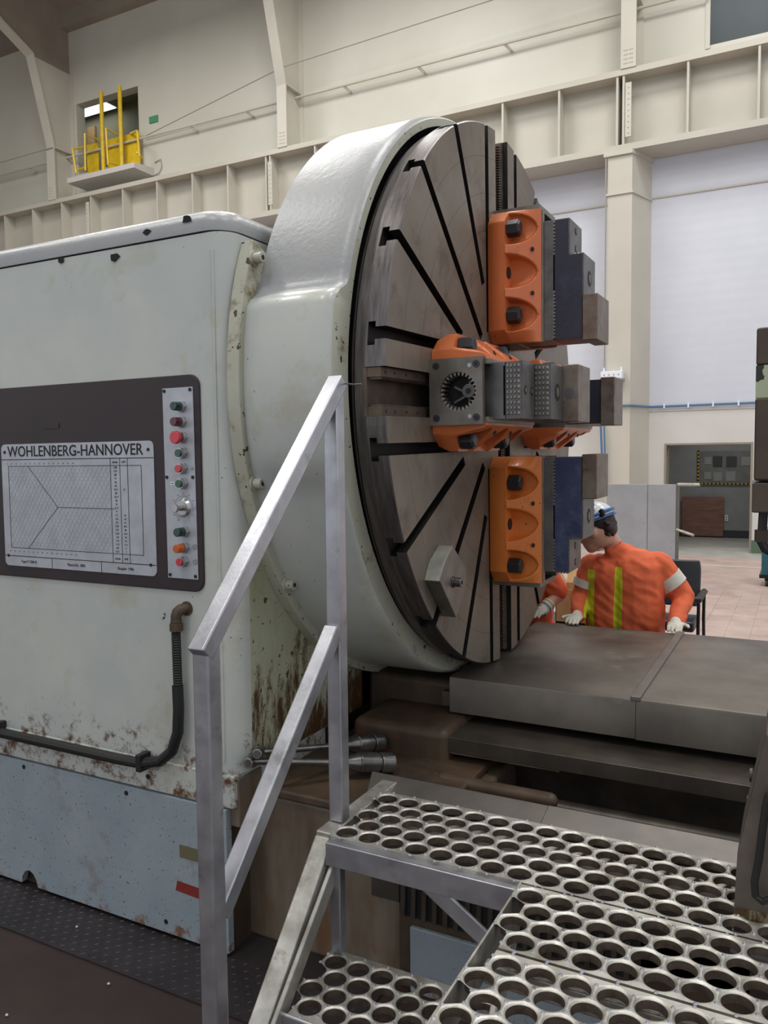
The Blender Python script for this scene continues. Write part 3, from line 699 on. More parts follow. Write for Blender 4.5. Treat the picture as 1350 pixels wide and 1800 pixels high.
# bolted flange
def ringmesh(x0, x1, ri, ro, a0, a1, n):
    g = MB(); vs = []; fs = []
    for i in range(n+1):
        a = ang(a0+(a1-a0)*i/n)
        for X, R_ in ((x0, ri), (x0, ro), (x1, ro), (x1, ri)): vs.append((X, HYc+R_*math.cos(a), HZc+R_*math.sin(a)))
    for i in range(n):
        for k in range(4): fs.append((i*4+k, (i+1)*4+k, (i+1)*4+(k+1) % 4, i*4+(k+1) % 4))
    fs += [(0, 1, 2, 3), (n*4+3, n*4+2, n*4+1, n*4)]
    return g.add(vs, fs)
ringmesh(-1.80, -1.745, 1.15, 1.307, 157, 300, 90).build('mounting_flange', 'machine_paint_yellowed', ch, bevel=0.006)
for (bx, by) in ((456, 453), (456, 850), (512, 1028)):
    p = onX(bx, by, -1.72); g = MB()
    g.cyl((-1.745, p.y, p.z), (-1.738, p.y, p.z), 0.028, 14); g.cyl((-1.738, p.y, p.z), (-1.705, p.y, p.z), 0.0195, 16)
    b_ = g.build('cap_screw', 'machine_paint_yellowed', ch, bevel=0.002)
    MB().cyl((-1.7052, p.y, p.z), (-1.7035, p.y, p.z), 0.009, 6).build('hex_socket', 'print_black', b_)

# ================================================================ FACEPLATE
fp = thing('chuck_faceplate', 'huge round slotted steel faceplate of the chuck', 'faceplate', (CX, CY, CZ))
ROT = ang(1.5)
def faceplate():
    g = MB()
    prof = [(-1.50, 0.02), (-1.50, 1.10), (-1.385, 1.10), (-1.385, 1.168), (-1.372, 1.178), (-1.366, 1.178), (-1.364, 1.172), (-1.360, 1.172), (-1.358, 1.184), (-1.318, 1.186), (-1.316, 1.180), (-1.312, 1.180), (-1.310, 1.199), (CX-0.004, 1.199), (CX, 1.195), (CX, 0.02)]
    n = 256; vs = []; fs = []
    for i in range(n):
        a = 2*PI*i/n
        for X, R_ in prof: vs.append((X, CY+R_*math.cos(a), CZ+R_*math.sin(a)))
    K = len(prof)
    for i in range(n):
        for k in range(K): fs.append((i*K+k, i*K+(k+1) % K, ((i+1) % n)*K+(k+1) % K, ((i+1) % n)*K+k))
    g.add(vs, fs)
    o = g.build('slotted_disc', ['face_steel', 'slot_dark', 'rim_steel', 'channel_brown'], fp)
    bm = bmesh.new(); bm.from_mesh(o.data); bmesh.ops.recalc_face_normals(bm, faces=bm.faces); bm.to_mesh(o.data); bm.free()
    for p in o.data.polygons:
        p.material_index = 0 if abs(p.normal.x) > 0.9 and p.center.x > -0.01 else 2
    c = MB()
    def slot(theta, off, r0, r1, prof2, cur):
        # prof2 in (w, h) where h is X relative to face ; extrude along radial direction
        rd = Vector((0, math.cos(theta), math.sin(theta))); wd = Vector((0, -math.sin(theta), math.cos(theta)))
        c0 = Vector((CX, CY, CZ)); vs = []
        for r_ in (r0, r1):
            for w, hh in prof2: vs.append(c0+rd*r_+wd*(off+w)+Vector((hh, 0, 0)))
        n = len(prof2); c.cur = cur
        c.add(vs, [tuple(range(n)), tuple(reversed(range(n, 2*n)))]+[(i, n+i, n+(i+1) % n, (i+1) % n) for i in range(n)])
    w = 0.021; T_ = [(-w, .02), (-w, -.040), (-w*1.9, -.040), (-w*1.9, -.068), (w*1.9, -.068), (w*1.9, -.040), (w, -.040), (w, .02)]
    for q in range(4):
        b = q*PI/2+ROT
        for da, r0 in ((27.0, .56), (46.2, .39), (63.5, .565)): slot(b+ang(da), 0, r0, 1.4, T_, 0)
        for s_ in (-1, 1): slot(b, s_*0.195, .30, 1.4, T_, 0)
        slot(b, 0, .16, 1.4, [(-.083, .02), (-.083, -.088), (.083, -.088), (.083, .02)], 0)
    cut = c.build('cutter', ['slot_dark'], None)
    bm = bmesh.new(); bm.from_mesh(cut.data); bmesh.ops.recalc_face_normals(bm, faces=bm.faces); bm.to_mesh(cut.data); bm.free()
    md = o.modifiers.new('b', 'BOOLEAN'); md.operation = 'DIFFERENCE'; md.object = cut; md.solver = 'EXACT'; md.use_self = True
    md.material_mode = 'TRANSFER'
    bpy.context.view_layer.update(); me = bake(o); o.modifiers.clear(); old = o.data; o.data = me; me.name = 'slotted_disc'
    bpy.data.objects.remove(cut)
    return o
disc = faceplate()
# guide rails and racks in the four jaw channels
for q in range(4):
    th = q*PI/2+ROT; rd = Vector((0, math.cos(th), math.sin(th))); wd = Vector((0, -math.sin(th), math.cos(th))); c0 = Vector((CX, CY, CZ))
    def P_(r_, w_, h_): return c0+rd*r_+wd*w_+Vector((h_, 0, 0))
    for s_ in (-1, 1):
        g = MB()
        vs = [P_(r_, w_, h_) for r_ in (.2, 1.185) for w_, h_ in ((s_*.082, -.085), (s_*.082, -.022), (s_*.050, -.022), (s_*.050, -.085))]
        g.add(vs, [(0, 1, 2, 3), (7, 6, 5, 4), (0, 4, 5, 1), (1, 5, 6, 2), (2, 6, 7, 3), (3, 7, 4, 0)])
        g.build('guide_rail', 'channel_brown', fp)
        t = MB()
        for i in range(82):
            r_ = .22+i*.0117
            t.add([P_(r_, s_*.050, -.024), P_(r_+.006, s_*.050, -.024), P_(r_+.006, s_*.042, -.028), P_(r_, s_*.042, -.028), P_(r_, s_*.050, -.08), P_(r_+.006, s_*.050, -.08), P_(r_+.006, s_*.042, -.078), P_(r_, s_*.042, -.078)],
                  [(0, 1, 2, 3), (7, 6, 5, 4), (0, 4, 5, 1), (1, 5, 6, 2), (2, 6, 7, 3), (3, 7, 4, 0)])
        tt = t.build('rack_teeth', 'channel_brown', fp); tt['kind'] = 'stuff'
        b = MB()
        for r_ in (.90, .99, 1.08, 1.15): b.cyl(P_(r_, s_*.066, -.0225), P_(r_, s_*.066, -.0212), 0.006, 8)
        b.build('screw_heads', 'print_black', fp)
    g = MB(); vs = [P_(r_, w_, h_) for r_ in (.2, 1.187) for w_, h_ in ((-.082, -.087), (-.082, -.074), (.082, -.074), (.082, -.087))]
    g.add(vs, [(0, 1, 2, 3), (7, 6, 5, 4), (0, 4, 5, 1), (1, 5, 6, 2), (2, 6, 7, 3), (3, 7, 4, 0)]); g.build('channel_floor', 'channel_brown', fp)
# balance weight clamped on the faceplate
bw = thing('balance_weight', 'flat pointed steel clamp bolted to the lower left of the faceplate', 'clamp', (CX, 2.8, 1.38))
hx = 0.060
pts = [onX(a, b, CX+hx) for a, b in ((797, 960), (820, 999), (819, 1032), (802, 1086), (773, 1022), (781, 989))]
poly = [(p.y, p.z) for p in pts]
MB().prism(poly, 0, CX+0.0005, CX+hx).build('clamp_plate', 'jaw_steel', bw, bevel=0.004)
lft = [onX(a, b, CX+hx) for a, b in ((797, 960), (781, 989), (773, 1022))]
lp = [(p.y, p.z) for p in lft]; lp2 = [(y-.006, z+.002) for y, z in reversed(lp)]
MB().prism(lp+lp2, 0, CX+0.001, CX+hx-.003).build('pale_edge', 'clamp_light', bw)
p = onX(797, 1023, CX+hx); g = MB().cyl((CX+hx, p.y, p.z), (CX+hx+.008, p.y, p.z), .022, 18).cyl((CX+hx+.008, p.y, p.z), (CX+hx+.035, p.y, p.z), .018, 16)
b_ = g.build('cap_screw', 'tool_steel', bw, bevel=.002); MB().cyl((CX+hx+.0352, p.y, p.z), (CX+hx+.0362, p.y, p.z), .009, 6).build('hex_socket', 'print_black', b_)

# ================================================================ CHUCK JAWS (local: x radial, y lateral, z outward)
def jaw_box():
    root = bpy.data.objects.new('chuck_jaw', None); COL.objects.link(root)
    r0, r1 = .25, .815
    pockets = ((.735, .075), (.55, .075), (.365, .075))
    hs_ = [0, .02, .045, .065, .078, .082, .084]+[.084+.131*i/26 for i in range(1, 27)]
    def wbase(h_, r_):
        w_ = .20+.02*min(1, h_/.045) if h_ < .084 else .222-(h_-.084)*(.097/.131)
        e0 = (r_-r0)/.05; e1 = (r1-r_)/.055
        e = max(0, min(1, min(e0, e1)))
        return .135+(w_-.135)*(0.25+.75*e) if w_ > .135 else w_
    rs = []; n = 190
    for i in range(n+1): rs.append(r0+(r1-r0)*i/n)
    for s_ in (1, -1):
        vs = []; fs = []
        for r_ in rs:
            for h_ in hs_:
                w_ = wbase(h_, r_)
                if h_ > .083:
                    for pc, hw in pockets:
                        top = .118
                        u = min(1, (h_-.084)/top); half = hw*math.sqrt(max(0, 1-u**2.2))*1.02
                        dd_ = half-abs(r_-pc)
                        if dd_ > 0:
                            k_ = sm(0, .020, dd_); floor_w = .128+.03*(abs(r_-pc)/hw)**2
                            w_ = w_*(1-k_)+min(w_, floor_w)*k_
                vs.append((r_, s_*w_, h_))
        nh = len(hs_)
        for i in range(n):
            for k in range(nh-1):
                a = i*nh+k; b = (i+1)*nh+k; f = (a, b, b+1, a+1); fs.append(f if s_ > 0 else f[::-1])
        # inner wall closing
        m0 = len(vs)
        for r_ in (r0, r1): vs += [(r_, s_*.115, 0), (r_, s_*.115, hs_[-1])]
        fs.append(tuple([i*nh+nh-1 for i in range(n+1)]+[m0+3, m0+1])[::-1] if s_ > 0 else tuple([i*nh+nh-1 for i in range(n+1)]+[m0+3, m0+1]))
        fs.append(tuple([k for k in range(nh)]+[m0+1, m0])[::1] if s_ > 0 else tuple([k for k in range(nh)]+[m0+1, m0])[::-1])
        fs.append(tuple([n*nh+k for k in range(nh)]+[m0+3, m0+2])[::-1] if s_ > 0 else tuple([n*nh+k for k in range(nh)]+[m0+3, m0+2]))
        g = MB(); g.add(vs, fs); w = g.build('orange_flank', 'orange_paint', root, smooth=True, angle=62)
        for r_, hw in pockets:
            if r_ == .55:
                MB().cyl((r_, s_*.172, .0845), (r_, s_*.172, .0865), .026, 16).build('bolt_hole', 'print_black', w)
            else:
                hb = MB().cyl((r_, s_*.176, .085), (r_, s_*.176, .135), .037, 6, ph=.5).cyl((r_, s_*.176, .135), (r_, s_*.176, .141), .033, 6, .026, ph=.5).build('hex_bolt', 'bolt_dark', root, bevel=.002)
        for r_ in (.643, .457):
            MB().cyl((r_, s_*(.152), .184), (r_, s_*(.1535), .187), .0095, 12).build('oil_hole', 'print_black', w)
    # steel core: bottom, side walls of the guide
    g = MB(); g.box((r0, -.115, .0), (r1-.07, .115, .10)); g.box((r0, .095, .0), (r1, .116, .222)); g.box((r0, -.116, .0), (r1, -.095, .222))
    g.build('guide_body', 'jaw_steel', root, bevel=.002)
    # outer end plate with round hole
    n = 28; vs = []; fs = []; c_ = (0.0, .112); Rh = .071; x0, x1 = r1, r1+.022
    w2, h1, h2 = .122, -.002, .208
    def sq(a):
        dx, dy = math.cos(a), math.sin(a); t = 1e9
        if abs(dx) > 1e-6: t = min(t, ((w2 if dx > 0 else -w2)-c_[0])/dx)
        if abs(dy) > 1e-6: t = min(t, ((h2 if dy > 0 else h1)-c_[1])/dy)
        return (c_[0]+dx*t, c_[1]+dy*t)
    angs = sorted([2*PI*i/n for i in range(n)]+[math.atan2(h2-c_[1], w2) % (2*PI), math.atan2(h2-c_[1], -w2) % (2*PI), math.atan2(h1-c_[1], -w2) % (2*PI), math.atan2(h1-c_[1], w2) % (2*PI)])
    N_ = len(angs)
    for a in angs:
        o_ = sq(a); i_ = (c_[0]+Rh*math.cos(a), c_[1]+Rh*math.sin(a))
        vs += [(x1, o_[0], o_[1]), (x1, i_[0], i_[1]), (x0, i_[0], i_[1]), (x0, o_[0], o_[1])]
    for i in range(N_):
        j = (i+1) % N_
        for k in range(4): fs.append((i*4+k, i*4+(k+1) % 4, j*4+(k+1) % 4, j*4+k))
    g = MB().add(vs, fs); ep = g.build('end_plate', 'jaw_steel', root)
    bm = bmesh.new(); bm.from_mesh(ep.data); bmesh.ops.recalc_face_normals(bm, faces=bm.faces); bm.to_mesh(ep.data); bm.free()
    for (w_, h_) in ((-.096, .026), (-.096, .184), (.096, .026), (.096, .184)):
        sc_ = MB().cyl((x1, w_, h_), (x1+.003, w_, h_), .0135, 16).build('cap_screw', 'bolt_dark', root)
        MB().cyl((x1+.003, w_, h_), (x1+.0038, w_, h_), .006, 6).build('hex_socket', 'print_black', sc_)
    for w_ in (-.092, .092): MB().cyl((x1, w_, .158), (x1+.0012, w_, .158), .008, 10).build('pin_mark', 'plate_silver', root)
    # gear ring inside hole
    gt = MB()
    for i in range(26):
        a = 2*PI*i/26; a2 = a+.09; a3 = a-.09
        rr0, rr1 = .071, .056
        pa = [(c_[0]+rr0*math.cos(t), c_[1]+rr0*math.sin(t)) for t in (a2, a3)]+[(c_[0]+rr1*math.cos(a), c_[1]+rr1*math.sin(a))]
        gt.prism(pa, 0, x0-.03, x0+.012)
    gt.build('gear_teeth', 'grip_steel', root)
    MB().cyl((x0-.05, c_[0], c_[1]), (x0-.045, c_[0], c_[1]), .08, 24).build('recess_back', 'slot_dark', root)
    sp = MB()
    for i in range(5):
        a = 2*PI*i/5+.3; sp.bar((x0-.02, .010, .142), (x0-.02, .010+.05*math.cos(a), .128+.055*math.sin(a)), .008, .012, up=(1, 0, 0))
    sp.build('spokes', 'jaw_grey', root)
    sc_ = MB().cyl((x0-.04, .0, .150), (x0+.014, .0, .150), .026, 20).build('feed_screw_end', 'jaw_grey', root, bevel=.003)
    MB().cyl((x0+.0142, 0, .150), (x0+.0152, 0, .150), .011, 12).build('centre_hole', 'print_black', sc_)
    # slide with serrations
    J0, J1 = .255, .765
    g = MB(); g.box((J0, -.104, .10), (J1, .104, .262)); sl = g.build('slide', 'jaw_grey', root, bevel=.0015)
    t = MB()
    for i in range(34):
        r_ = J0+.006+i*.0148
        if .455 < r_ < .605: continue
        for s_ in (-1, 1):
            t.add([(r_, s_*.1045, .262), (r_+.0148, s_*.1045, .262), (r_+.0074, s_*.1045, .274), (r_, s_*.09, .262), (r_+.0148, s_*.09, .262), (r_+.0074, s_*.09, .274)],
                  [(0, 1, 2), (5, 4, 3), (0, 2, 5, 3), (1, 4, 5, 2), (0, 3, 4, 1)])
    t.build('serrations', 'jaw_steel', sl)
    # stepped top jaw
    prof = [(J0, .268), (J1, .268), (J1, .330), (.612, .330), (.612, .390), (.437, .390), (.437, .388), (J0, .388)]
    g = MB().prism([(a, b) for a, b in prof], 1, -.103, .103)
    tj = g.build('stepped_jaw', 'jaw_dark', root, bevel=.0015)
    # grey ground step faces
    for (a, b, hh) in ((.614, J1-.001, .330), (.439, .610, .390)):
        MB().box((a, -.1035, hh-.001), (b, .1035, hh+.0045)).build('step_face', 'jaw_grey', tj)
    for (a, hh, rr_) in ((.730, .3345, .017), (.655, .3345, .017), (.52, .3945, .034)):
        hl = MB().cyl((a, 0, hh), (a, 0, hh+.0008), rr_, 20).build('counterbore', 'slot_dark', tj)
        MB().cyl((a, 0, hh+.0008), (a, 0, hh+.0025), rr_*.55, 16).build('screw_head', 'jaw_brown', hl)
    # waffle grip pads on the outward step ends
    for (rr_, ha, hb_) in ((J1, .275, .330), (.612, .334, .392)):
        MB().box((rr_-.004, -.1036, ha-.003), (rr_+.0008, .1036, hb_+.001)).build('pad_back', 'jaw_grey', tj)
        g = MB(); nw, nh_ = 10, 4
        for i in range(nw):
            for j in range(nh_):
                w0 = -.095+.19*i/nw; w1 = w0+.19/nw*.72; h0 = ha+(hb_-ha)*j/nh_; h1_ = h0+(hb_-ha)/nh_*.72
                g.add([(rr_, w0, h0), (rr_, w1, h0), (rr_, w1, h1_), (rr_, w0, h1_), (rr_+.007, w0+.003, h0+.003), (rr_+.007, w1-.003, h0+.003), (rr_+.007, w1-.003, h1_-.003), (rr_+.007, w0+.003, h1_-.003)],
                      [(4, 5, 6, 7), (0, 1, 5, 4), (1, 2, 6, 5), (2, 3, 7, 6), (3, 0, 4, 7)])
        g.build('grip_teeth', 'grip_steel', tj)['kind'] = 'stuff'
    g = MB().prism([(J0-.012, .390), (.437, .390), (.437, .455), (J0-.012, .455)], 1, -.112, .112)
    hb_ = g.build('hardened_block', 'jaw_brown', root, bevel=.004)
    MB().cyl((.437, 0, .42), (.4378, 0, .42), .022, 20).build('ring_mark', 'jaw_grey', hb_)
    return root
jaw0 = jaw_box()
bpy.context.view_layer.update(); index_kids()
jl = {90: 'top orange-flanked chuck jaw on the faceplate', 180: 'near chuck jaw with its round geared end facing the viewer', 270: 'bottom orange-flanked chuck jaw with blued steps above the bed', 0: 'far chuck jaw mostly hidden behind the near jaw'}
for i, d in enumerate((90, 180, 270, 0)):
    o = jaw0 if i == 0 else copy_tree(jaw0)
    th = ang(d)+ROT*(0.6)
    rd = Vector((0, math.cos(th), math.sin(th))); wd = Vector((0, -math.sin(th), math.cos(th))); hd = Vector((1, 0, 0))
    o.matrix_world = Matrix(((rd.x, wd.x, hd.x, CX+.001), (rd.y, wd.y, hd.y, CY), (rd.z, wd.z, hd.z, CZ), (0, 0, 0, 1)))
    tag(o, jl[d], 'chuck jaw', 'chuck jaws on the faceplate')
    if d == 270:   # this jaw has a brighter, yellower orange and blued steps
        for ch_ in list(o.children_recursive):
            for sl_ in ch_.material_slots:
                if sl_.material in (M['orange_paint'], M['jaw_dark']):
                    new_ = M['orange_paint_bright'] if sl_.material == M['orange_paint'] else M['jaw_blued']
                    sl_.link = 'OBJECT'; sl_.material = new_

# ================================================================ BED AND COVERS
def cover(name, label, x0, x1, ztop, y0=3.155, y1=4.47, zb=.755):
    t = thing(name, label, 'bed cover', (x0, y0, zb), 'sheet steel bed covers')
    pr = [(y0, zb), (y0, ztop-.012), (y0+.004, ztop-.003), (y0+.013, ztop), (y1-.013, ztop), (y1, ztop-.012), (y1, zb), (y1-.006, zb), (y1-.006, ztop-.014), (y1-.014, ztop-.006), (y0+.014, ztop-.006), (y0+.006, ztop-.014), (y0+.006, zb)]
    MB().prism(pr, 0, x0, x1).build('sheet', 'cover_steel', t, smooth=True, angle=25)
    return t
c1 = cover('bed_cover', 'brown-grey sheet steel bed cover left of the raised joint strip', -1.335, -.553, .910)
boxo('end_bracket', (-1.375, 3.16, .775), (-1.337, 3.20, .840), 'way_steel', c1, bevel=.003)
boxo('end_wall', (-1.335, 3.163, .76), (-1.331, 4.46, .90), 'way_steel', c1)
c2 = cover('bed_cover', 'wider sheet steel bed cover right of the raised joint strip with a pale wiped patch', -.551, 1.2, .913, zb=.752)
MB().box((-.572, 3.150, .905), (-.534, 4.47, .925)).build('joint_strip', 'tray_steel', c2, bevel=.004)
bd = thing('lathe_bed', 'dark oily lathe bed casting under the steel covers', 'lathe bed', (-1.2, 2.95, 0))
MB().prism([(2.955, .655), (2.955, .718), (4.65, .718), (4.65, .3), (3.2, .3), (3.2, .60), (3.02, .655)], 0, -1.262, 1.2).build('front_way', 'way_steel', bd, bevel=.003)
boxo('way_underside', (-1.26, 2.962, .648), (-.80, 3.0, .716), 'rust_casting', bd)
boxo('end_casting', (-1.70, 2.93, .30), (-1.255, 4.5, .745), 'brown_casting', bd, bevel=.035, seg=3)
boxo('inner_wall', (-1.6, 3.3, 0), (1.2, 3.4, .66), 'slot_dark', bd)
boxo('bed_front', (-1.22, 2.42, 0), (1.2, 2.50, .40), 'brown_casting', bd)
boxo('blue_front_panel', (-1.17, 2.40, 0), (-.30, 2.42, .235), 'blue_grey_paint', bd, bevel=.004)
for i in range(20):
    x = -1.20+i*.040
    t = MB().bar((x, 2.412, .265), (x+.004, 2.412, .385), .016, .016, up=(0, 1, 0)).build('vent_slat', 'way_steel', bd)
boxo('vent_opening', (-1.215, 2.416, .262), (-.4, 2.4195, .388), 'print_black', bd)
MB().cyl((-1.22, 2.80, .600), (-.79, 2.80, .600), .030, 18).sphere((-.79, 2.80, .600), (.03, .030, .030)).build('way_end_bar', 'brown_casting', bd, smooth=True)
MB().cyl((-1.5, 2.97, .50), (1.2, 2.97, .50), .035, 16).build('lead_screw', 'way_steel', bd, smooth=True)
boxo('trough', (-1.5, 2.6, .30), (1.2, 3.2, .32), 'way_steel', bd)
# sloping tray in front of the ways
tr = thing('chip_tray', 'grey sloping sheet metal tray between stair platform and bed', 'tray', (-1.3, 2.4, .6))
def quadslab(a, b, c_, d_, th=.008):
    g = MB(); vs = [a, b, c_, d_]+[(p[0], p[1], p[2]-th) for p in (a, b, c_, d_)]
    return g.add(vs, [(0, 1, 2, 3), (7, 6, 5, 4), (0, 4, 5, 1), (1, 5, 6, 2), (2, 6, 7, 3), (3, 7, 4, 0)])
quadslab((-1.335, 2.40, .672), (-.72, 2.40, .672), (-.72, 2.535, .700), (-1.385, 2.535, .700)).build('sloping_sheet', 'tray_steel', tr)
quadslab((-.718, 2.40, .673), (-.08, 2.40, .673), (-.08, 2.535, .702), (-.718, 2.535, .702)).build('sloping_sheet', 'tray_steel', tr)
quadslab((-1.385, 2.536, .699), (-.08, 2.536, .701), (-.08, 2.565, .688), (-1.395, 2.565, .688)).build('back_lip', 'tray_steel', tr)
boxo('tray_support', (-1.33, 2.42, .3), (-.1, 2.45, .665), 'way_steel', tr)
# chuck keys lying on the ledge
def key(label, a, b):
    t = thing('chuck_key', label, 'wrench', (b.x, b.y, .62), 'chuck keys lying on the casting ledge')
    d = (b-a).normalized()
    MB().cyl(a, b, .0125, 14).build('shaft', 'tool_steel', t, smooth=True)
    k_ = Vector((.35, -1, .1)).normalized()
    MB().cyl(a+k_*.03, a-k_*.03, .019, 18).build('handle_end', 'tool_steel', t, smooth=True, bevel=.003)
    MB().cyl(a+k_*.0302, a+k_*.0312, .013, 16).build('knurled_face', 'rim_steel', t)
    g = MB().cyl(b-d*.17, b-d*.10, .015, 20, .038).cyl(b-d*.10, b-d*.02, .040, 22).cyl(b-d*.02, b-d*.01, .034, 22).cyl(b-d*.01, b+d*.045, .040, 22)
    so_ = g.build('socket_head', 'tool_steel', t, smooth=True, bevel=.003)
    MB().cyl(b+d*.0455, b+d*.047, .018, 6).build('square_hole', 'print_black', so_)
    return t
key('steel chuck key lying on the ledge, the one nearer the handrail', onX(440, 1338, -1.775), onZ(672, 1341, .664))
key('steel chuck key lying behind the nearer one on the ledge', onX(456, 1322, -1.74), onZ(655, 1306, .674))

# ================================================================ STAIRS
st = thing('access_stairs', 'welded aluminium access steps with handrail and perforated treads', 'stairs', (-.9, 1.8, 0))
SX = -1.293; tb = .050
A = Vector((SX, 2.125, .70)); 
def bar(name, p, q, w, h_, up=(0, 0, 1), m='aluminium', par=st, bev=.006): return MB().bar(p, q, w, h_, up).build(name, m, par, bevel=bev, seg=3)
bar('rear_post', (SX, 2.145, .70), (SX, 2.145, 2.06), tb, tb, (0, 1, 0))
bar('front_post', (SX, 1.520, .0), (SX, 1.520, 1.408), tb, tb, (0, 1, 0))
# top rail follows the stair slope
bar('top_rail', (SX, 1.494, 1.380), (SX, 2.172, 2.100), tb+.0016, tb, (0, -1, 1))
bar('middle_rail', (SX, 1.54, .700), (SX, 2.125, 1.322), tb-.0016, tb, (0, -1, 1))
MB().tube([(SX+.023, 2.17, 2.09), (SX+.06, 2.17, 2.085), (SX+.085, 2.17, 2.085)], .0025, 6).build('wire_tie', 'tool_steel', st)
g = MB(); g.bar((SX, 2.50, .672), (SX, 2.05, .672), .06, .05); g.build('left_frame_tube', 'aluminium_dull', st, bevel=.005)
g = MB(); g.bar((SX-.0, 2.075, .66), (SX-.0, 1.44, -.02), .062, .075, (0, -1, 1)); g.build('left_stringer', 'aluminium_dull', st, bevel=.006, seg=3)
boxo('front_beam', (SX+.035, 2.0, .622), (-.652, 2.035, .694), 'aluminium', st, bevel=.003)
bar('short_post', (-1.236, 2.035, .335), (-1.236, 2.035, .622), .036, .036, (0, 1, 0))
bar('diagonal_brace', (-1.02, 2.06, .66), (-.70, 2.06, .45), .012, .055, (1, 0, 1.5))
boxo('side_plate', (-.655, 1.0, .60), (-.649, 2.03, .703), 'aluminium_dull', st, bevel=.001)
bar('right_stringer', (-.665, 2.02, .60), (-.665, 1.48, -.0), .02, .07, (0, -1, 1), m='aluminium_dull')
bar('left_inner_brace', (-1.245, 2.03, .60), (-1.245, 1.50, .10), .015, .055, (0, -1, 1), m='aluminium_dull')
for x in (-.63, -.12): bar('platform_leg', (x, 1.1, 0), (x, 1.1, .66), .04, .04, (0, 1, 0), m='aluminium_dull')
bar('cross_beam', (-.64, 1.72, .640), (0.2, 1.72, .640), .03, .05, m='aluminium_dull')
bar('cross_beam', (-.64, 1.42, .640), (0.2, 1.42, .640), .03, .05, m='aluminium_dull')
bar('rear_beam', (-1.27, 2.33, .640), (0.0, 2.33, .640), .03, .05, m='aluminium_dull')
def plank(x0, x1, y0, y1, z, rows, stag=0, label=None):
    p = .0790; ry = p*math.sqrt(3)/2; R_ = .0334; hexr = p/math.sqrt(3)
    yc = (y0+y1)/2; vsD = {}; g = MB(); hole = MB(); nub = MB()
    seg = 24
    ylo = yc-(rows-1)/2*ry; lastx = None
    corners = set()
    for j in range(rows):
        y = ylo+j*ry; off = (p/2 if (j+stag) % 2 else 0); ncell = int((x1-x0-off)/p)
        for i in range(ncell):
            x = x0+p/2+off+i*p
            def hexpt(a):
                # boundary of hexagon with vertices at 30+60k degrees
                k = ((a-PI/6) % (PI/3))-PI/6; rr = (hexr*math.cos(PI/6))/math.cos(k); return (x+rr*math.cos(a), y+rr*math.sin(a))
            outer = [(*hexpt(2*PI*t/seg+PI/6), z) for t in range(seg)]
            mid = [(x+(R_+.0035)*math.cos(2*PI*t/seg+PI/6), y+(R_+.0035)*math.sin(2*PI*t/seg+PI/6), z-.0003) for t in range(seg)]
            inn = [(x+R_*math.cos(2*PI*t/seg+PI/6), y+R_*math.sin(2*PI*t/seg+PI/6), z-.0045) for t in range(seg)]
            fs = []
            for t in range(seg):
                u = (t+1) % seg; fs.append((t, u, seg+u, seg+t)); fs.append((seg+t, seg+u, 2*seg+u, 2*seg+t))
            g.add(outer+mid+inn, fs)
            low_ = [(x+R_*.97*math.cos(2*PI*t/seg+PI/6), y+R_*.97*math.sin(2*PI*t/seg+PI/6), z-.024) for t in range(seg)]
            hole.add(inn+low_, [(t, (t+1) % seg, seg+(t+1) % seg, seg+t) for t in range(seg)])
            for k in range(6):
                a = PI/6+k*PI/3; cx_, cy_ = x+hexr*math.cos(a), y+hexr*math.sin(a); key_ = (round(cx_/.004), round(cy_/.004))
                if key_ in corners: continue
                corners.add(key_)
                if random.random() < .93:
                    nr = .0055; nub.add([(cx_+nr*math.cos(q*PI/3), cy_+nr*math.sin(q*PI/3), z) for q in range(6)]+[(cx_+.0028*math.cos(q*PI/3), cy_+.0028*math.sin(q*PI/3), z+.0035) for q in range(6)]+[(cx_, cy_, z-.002)],
                        [(q, (q+1) % 6, 6+(q+1) % 6, 6+q) for q in range(6)]+[(6+q, 6+(q+1) % 6, 12) for q in range(6)])
        # border triangles and strips on first/last rows
        for side in ((-1,) if j == 0 else ())+((1,) if j == rows-1 else ()):
            ye = y0 if side < 0 else y1; yp = y+side*hexr; yv = y+side*hexr/2
            for i in range(ncell):
                x = x0+p/2+off+i*p
                tri = [(x-p/2, yv, z), (x, yp, z), (x-p/2, yp, z)]; tr2 = [(x, yp, z), (x+p/2, yv, z), (x+p/2, yp, z)]
                g.add(tri, [(0, 1, 2) if side > 0 else (0, 2, 1)][:1]); g.add(tr2, [(0, 1, 2)])
            xs_, xe_ = x0+off, x0+off+ncell*p
            g.add([(xs_, yp, z), (xe_, yp, z), (xe_, ye, z), (xs_, ye, z)], [(0, 1, 2, 3)])
            g.add([(xs_, ye, z), (xe_, ye, z), (xe_, ye, z-.03), (xs_, ye, z-.03)], [(0, 1, 2, 3)])
    o = g.build('tread_plank', 'aluminium_dull', st, weld=True)
    bm = bmesh.new(); bm.from_mesh(o.data)
    for f in bm.faces:
        if f.normal.z < -.1: f.normal_flip()
    bm.to_mesh(o.data); bm.free()
    o.data.polygons.foreach_set('use_smooth', [True]*len(o.data.polygons)); o.data.set_sharp_from_angle(angle=math.radians(50))
    hole.build('hole_walls', 'tread_hole_metal', o, smooth=True); nb_ = nub.build('grip_nubs', 'aluminium', o); nb_['kind'] = 'stuff'
    return o
random.seed(5)
plank(-1.262, .02, 2.026, 2.391, .704, 5)
plank(-.648, .20, 1.722, 2.018, .704, 4, 1)
plank(-.648, .20, 1.414, 1.712, .704, 4, 0)
plank(-.648, .20, 1.106, 1.404, .704, 4, 1)
plank(-1.262, -.66, 1.735, 2.045, .333, 4, 1)
bar('tread_edge', (-1.262, 1.735, .315), (-.66, 1.735, .315), .012, .035, m='aluminium')

